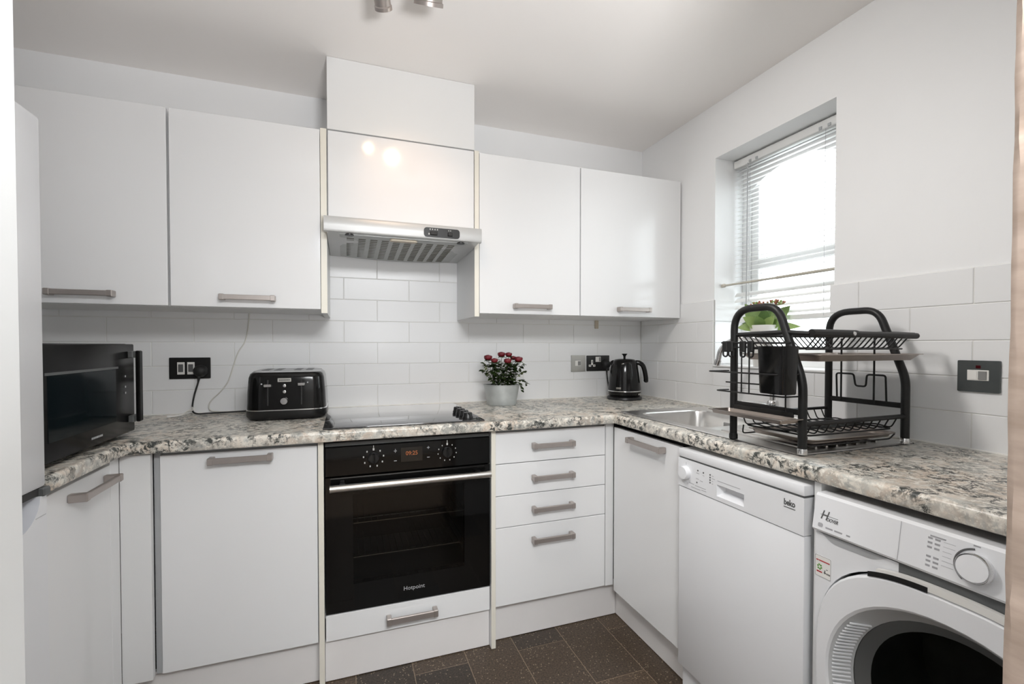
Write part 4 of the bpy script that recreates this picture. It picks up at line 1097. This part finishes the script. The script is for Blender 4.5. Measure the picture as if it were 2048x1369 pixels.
# ---------------------------------------------------------------- dish rack
rk = thing('dish_rack', 'black two-tier dish rack standing on the draining board in front of the window', 'dish rack', (-.305, -1.30, ZW))
XA, XB, YB, YFr = -.512, -.098, -1.188, -1.415
for x in (XA, XB):
    z0 = ZW+.0100
    p = fillet([(x, YB, z0), (x, YB, 1.302), (x, YB-.150, 1.302), (x, YFr, 1.095), (x, YFr, z0)], [0, .065, .040, .030, 0], 8)
    f_e = obj('end_frame', G().tube(p, .0108, 12), 'black_matt', rk)
    for y in (YB, YFr): obj('foot', G().lathe([(.0125, .0005), (.0125, .012), (.0115, .016)], (x, y, ZW+.0036), 14), 'chrome' if y == YFr else 'black_matt', f_e)
    obj('side_rail', G().box(x-.004, x+.004, YFr+.008, YB-.008, 1.006, 1.022, .002), 'black_matt', f_e)
    obj('top_side_rail', G().tube([(x-.004*(1 if x == XB else -1), YB-.004, 1.224), (x, -1.36, 1.228), (x, -1.435, 1.222)], .0068, 8), 'black_matt', f_e)
# lower basket
obj('lower_bar', G().tube([(XA, YFr, .983), (XB, YFr, .984)], .0068, 10), 'black_matt', rk)
obj('lower_bar', G().tube([(XA, YB, .981), (XB, YB, .981)], .0050, 10), 'black_matt', rk)
lb = obj('lower_basket_rim', G().tube(fillet([(XA+.035, YFr+.012, .948), (XB-.035, YFr+.012, .948), (XB-.035, YB-.012, .946), (XA+.035, YB-.012, .946)], .02, 4, True), .0024, 6, loop=True), 'black_matt', rk)
for k in range(11):
    x = XA+.035 + (XB-XA-.07)*k/10
    obj('basket_wire', G().tube(fillet([(x, YFr, .983), (x, YFr+.016, .950), (x, -1.36, .955), (x, -1.30, .948), (x, -1.24, .955), (x, YB-.014, .948), (x, YB, .981)], .010, 3), .0020, 6), 'black_matt', lb)
for y in (-1.34, -1.27): obj('basket_cross_wire', G().tube([(XA+.03, y, .950), (XB-.03, y, .950)], .0020, 6), 'black_matt', lb)
# lower drip tray
def tray(name, x0, x1, y0, y1, z, d, mat, flare=.014, rad=.02):
    g = G(); a = rrect(x0, x1, y0, y1, rad, 4); b = rrect(x0+flare, x1-flare, y0+flare, y1-flare, rad*.7, 4); c = rrect(x0+flare+.002, x1-flare-.002, y0+flare+.002, y1-flare-.002, rad*.7, 4); a2 = rrect(x0+.008, x1-.008, y0+.008, y1-.008, rad*.8, 4)
    g.rings([[(u, v, z-d+.001) for u, v in c], [(u, v, z+.0002) for u, v in a2], [(u, v, z+.0008) for u, v in a], [(u, v, z-.0014) for u, v in a], [(u, v, z-.002) for u, v in a2], [(u, v, z-d-.001) for u, v in b]])
    return obj(name, g, mat, rk)
tray('lower_drip_tray', XA+.045, XB-.02, YFr+.004, YB-.004, .936, .012, 'steel_tray')
for y in (YFr+.01, YB-.01):
    obj('tray_hanger', G().tube(fillet([(XA+.030, y, .946), (XA+.026, y, .920), (XB-.050, y, .919), (XB-.03, y, .932)], .010, 4), .0022, 6), 'black_matt', lb)
# upper basket
obj('upper_bar', G().tube([(XA, -1.352, 1.226), (XB+.02, -1.352, 1.218)], .0068, 10), 'black_matt', rk) if 0 else None
ub = obj('upper_front_bar', G().tube([(XA, -1.440, 1.224), (-.36, -1.440, 1.222), (XB+.0, -1.440, 1.219)], .0085, 10), 'black_matt', rk)
obj('upper_back_bar', G().tube([(XA, YB, 1.222), (XB, YB, 1.222)], .0045, 8), 'black_matt', rk)
obj('joint_bolt', G().lathe([(.006, 0), (.005, .003), (0, .004)], (-.37, -1.4485, 1.223), 12, mat=Matrix.Rotation(pi/2, 3, 'X'), cap1=False), 'chrome', ub)
obj('sleeve', G().tube([(XA-.004, -1.440, 1.224), (-.350, -1.440, 1.2225)], .0105, 10), 'black_matt', ub)
for k in range(18):
    x = XA+.018 + (XB-XA-.05)*k/17
    obj('basket_wire', G().tube(fillet([(x, -1.440, 1.219), (x-.010, -1.418, 1.184), (x-.010, -1.23, 1.184), (x, YB, 1.221)], .008, 3), .0019, 6), 'black_matt', ub)
for y in (-1.418, -1.33, -1.24): obj('basket_cross_wire', G().tube([(XA+.005, y, 1.182), (XB-.025, y, 1.182)], .0024, 6), 'black_matt', ub)
tray('upper_drip_tray', XA+.006, XB+.012, YFr-.045, YB-.004, 1.1675, .017, 'steel_tray', flare=.022)
# long uprights and book-end wire on the right end
for y in (-1.238, -1.337): obj('upright_wire', G().tube([(XB-.012, y, 1.215), (XB-.012, y, 1.012)], .0030, 6), 'black_matt', rk)
p = fillet([(XB, -1.217, 1.016), (XB, -1.214, 1.100), (XB, -1.269, 1.100), (XB, -1.275, 1.062), (XB, -1.306, 1.062), (XB, -1.309, 1.100), (XB, -1.362, 1.100), (XB, -1.365, 1.016)], .008, 4)
obj('board_holder_wire', G().tube(p, .0030, 6), 'black_matt', rk)
# hanging cutlery frame on the left end
xc = -.545
hg = obj('hanging_basket_frame', G().tube([(xc, -1.172, 1.200), (xc, -1.405, 1.198)], .0028, 6), 'black_matt', rk)
for z, d in ((1.114, .06), (1.055, .03)):
    obj('basket_hoop', G().tube(fillet([(XA-.012, -1.180, z), (xc-d, -1.180, z), (xc-d, -1.412, z+.002), (XA-.012, -1.412, z+.002)], .012, 4), .0022, 6), 'black_matt', hg)
for y in (-1.232, -1.248, -1.275, -1.392): obj('basket_wire', G().tube([(xc, y, 1.200), (xc, y, 1.015 if y == -1.392 else 1.05)], .0021, 6), 'black_matt', hg)
obj('basket_cross_wire', G().tube([(xc, -1.19, 1.080), (xc, -1.412, 1.083)], .0021, 6), 'black_matt', hg)
obj('basket_cross_wire', G().tube([(xc, -1.19, 1.186), (xc, -1.35, 1.186)], .0021, 6), 'black_matt', hg)
for y in (-1.187, -1.208, -1.252, -1.280):
    obj('hook', G().box(xc-.006, xc+.006, y-.010, y+.010, 1.172, 1.205, .003), 'black_satin', hg)
    obj('hook_curl', G().tube(fillet([(xc, y+.009, 1.178), (xc, y+.008, 1.158), (xc, y-.008, 1.158), (xc, y-.009, 1.176)], .010, 4), .0026, 6), 'black_satin', hg)
# cutlery cup
g = G(); a = rrect(-.600, -.540, -1.432, -1.345, .014, 4)
def sc(poly, cx, cy, s): return [((u-cx)*s+cx, (v-cy)*s+cy) for u, v in poly]
cxx, cyy = -.570, -1.3885
g.rings([[(u, v, 1.064) for u, v in sc(a, cxx, cyy, .86)], [(u, v, 1.068) for u, v in sc(a, cxx, cyy, .89)], [(u, v, 1.180) for u, v in sc(a, cxx, cyy, .99)], [(u, v, 1.190) for u, v in sc(a, cxx, cyy, 1.03)], [(u, v, 1.190) for u, v in sc(a, cxx, cyy, .96)], [(u, v, 1.075) for u, v in sc(a, cxx, cyy, .84)]])
cup = obj('cutlery_cup', g, 'black_gloss', rk)
# side drip tray
tray('side_drip_tray', -.600, XA-.004, -1.425, -1.172, .9985, .010, 'steel_tray', flare=.010, rad=.008)
obj('tray_rail', G().box(XA-.010, XA-.0045, YFr+.02, YB-.01, .998, 1.012, .001), 'black_matt', rk)

# ---------------------------------------------------------------- kalanchoe on the window board
kp = thing('potted_kalanchoe', 'green kalanchoe with fading red-brown flower heads in a white pot on the windowsill', 'potted plant', (.050, -.800, WZ0+.0092))
obj('pot', G().lathe([(.038, .0006), (.040, .006), (.046, .10), (.050, .150), (.054, .152), (.055, .176), (.053, .178), (.050, .176), (.048, .160), (0, .158)], n=32, cap1=False), 'white_plastic', kp, local=True)
obj('soil', G().lathe([(.0465, .158), (.0475, .163)], n=24), 'soil', kp, local=True)
rnd = random.Random(11)
def kleaf(az, L, w, z, pitch, c0=(0, 0)):
    g = G(); rows = []
    for k in range(7):
        t = k/6; ww = w*(sin(pi*min(1, .12+.87*t))**.75)*(1-.3*t**4); x = L*t; zz = L*t*math.tan(0) - .16*L*t*t
        rows.append([(x, -ww/2, zz+.14*ww), (x, 0, zz), (x, ww/2, zz+.14*ww)])
    top = [r[::1] for r in rows]
    g.rings([[a, b, c, (c[0], c[1]*.96, c[2]-.002), (b[0], b[1], b[2]-.003), (a[0], a[1]*.96, a[2]-.002)] for a, b, c in top])
    g.xf(Matrix.Translation((c0[0], c0[1], z)) @ Matrix.Rotation(az, 4, 'Z') @ Matrix.Rotation(-pitch, 4, 'Y'))
    return g
right = -pi/2 + .08          # along the window board, towards the room end
def kleaf_at(th, L, w, tilt, off, mat):
    """paddle leaf: th = angle in the plane facing the room, tilt = lean of that plane, off = root offset along it"""
    r0 = Vector((.62, -.78, 0)).normalized(); n0 = Vector((-.78, -.62, 0)).normalized(); up = Vector((0, 0, 1))
    d = (r0*cos(th) + up*sin(th) + n0*tilt).normalized(); n = (n0*.9 + up*.35 - d*(n0*.9 + up*.35).dot(d)).normalized(); b = n.cross(d)
    g = kleaf(0, L, w, 0, 0)
    o = r0*off + n0*tilt*.02 + up*.168
    g.xf(Matrix(((d.x, b.x, n.x, o.x), (d.y, b.y, n.y, o.y), (d.z, b.z, n.z, o.z), (0, 0, 0, 1))))
    obj('leaf', g, mat, kp, local=True, ang=70)
for th, L, w, tilt, off, mat in ((118, .118, .064, .20, -.012, 'kleaf'), (50, .120, .060, .05, .014, 'kleaf'), (88, .085, .050, .45, .0, 'kleaf_dark'), (140, .080, .052, .55, -.015, 'kleaf_light'), (70, .100, .056, -.15, .006, 'kleaf_dark'), (100, .108, .058, -.2, -.006, 'kleaf'), (30, .070, .046, .5, .016, 'kleaf'), (176, .080, .040, .25, -.020, 'kleaf_light'), (4, .112, .038, .15, .020, 'kleaf_light'), (160, .07, .046, -.1, -.018, 'kleaf_dark'), (60, .062, .042, .75, .008, 'kleaf_light'), (110, .06, .044, .8, -.008, 'kleaf')):
    kleaf_at(radians(th), L, w, tilt, off, mat)
for d, zz in ((-.024, .276), (.052, .278)):
    cx, cy = d*cos(right), d*sin(right)
    st_ = obj('flower_stalk', G().tube(smooth_path([(cx*.2, cy*.2, .17), (cx*.6, cy*.6, .225), (cx, cy, zz-.016)], 5), .0024, 6), 'kleaf', kp, local=True)
    for k in range(34):
        a = rnd.uniform(0, 2*pi); rr = .034*math.sqrt(rnd.random()); q = (cx+rr*cos(a), cy+rr*sin(a), zz+rnd.uniform(-.006, .006)-rr*.22)
        g = G(); g.tube([(cx+.3*(q[0]-cx), cy+.3*(q[1]-cy), zz-.018), (q[0], q[1], q[2]-.004)], .0009, 4)
        g.lathe([(.0012, -.005), (.0042, -.001), (.0048, .002), (.0018, .0045)], q, 7); obj('bud', g, 'kflower' if k % 2 else 'kleaf_light', st_, local=True)

# ---------------------------------------------------------------- ceiling spotlight bar
sl = thing('spotlight_bar', 'brushed nickel ceiling spotlight fitting with adjustable heads, cut off by the top of the picture', 'ceiling light', (-1.45, -1.05, H))
obj('ceiling_plate', G().lathe([(.055, -.030), (.060, -.026), (.060, -.001)], (-1.45, -1.05, H), 32), 'nickel', sl)
obj('bar', G().tube([(-1.75, -1.05, H-.040), (-1.15, -1.05, H-.040)], .010, 12), 'nickel', sl)
def spot_head(c, d, L=.085, r=.024):
    """c = centre of the lamp face, d = aim"""
    d = Vector(d).normalized(); q = d.to_track_quat('Z', 'Y').to_matrix()
    hd_ = obj('spot_head', G().lathe([(.012, -L), (r*.92, -L+.012), (r, -L*.55), (r, -.012), (r*1.08, -.010), (r*1.08, 0), (r*.86, 0), (r*.80, -.010)], c, 26, mat=q, cap1=False), 'nickel', sl)
    obj('bulb', G().lathe([(r*.80, -.012), (r*.5, -.008), (0, -.007)], c, 22, mat=q, cap0=True, cap1=False), 'bulb', hd_)
    b = Vector(c) - d*L*.85
    obj('swivel_arm', G().tube([b, b.lerp(Vector((c[0]+.01, -1.05, H-.04)), .6), (c[0]+.01, -1.05, H-.040)], .006, 8), 'nickel', hd_)
    return Vector(c), d
c1, d1 = spot_head((-1.532, -.848, 2.205), (.16, .52, -.42))
c2, d2 = spot_head((-1.408, -.915, 2.200), (.05, .60, -.80), r=.040, L=.07)
c3, d3 = spot_head((-1.66, -1.14, 2.20), (.82, -.40, -1.08))
c4, d4 = spot_head((-1.24, -1.14, 2.20), (1, .12, -.60))
def spot(name, c, d, power, size, blend, col=(1, .80, .60), rad=.018):
    L = bpy.data.lights.new(name, 'SPOT'); L.energy = power; L.spot_size = radians(size); L.spot_blend = blend; L.color = col; L.shadow_soft_size = rad
    o = bpy.data.objects.new(name, L); COL.objects.link(o); o.location = c + d*.004; o.rotation_euler = d.to_track_quat('-Z', 'Y').to_euler()
spot('spot_lamp', c1, d1, 2.6, 56, 1.0, (1, .56, .32))
spot('spot_lamp', c2, d2, .8, 110, .8, (1, .86, .72), .03)
spot('spot_lamp', c3, d3, 26, 104, 1.0, (1, .97, .94), .10)
spot('spot_lamp', c4, d4, 16, 112, 1.0, (1, .97, .94), .10)
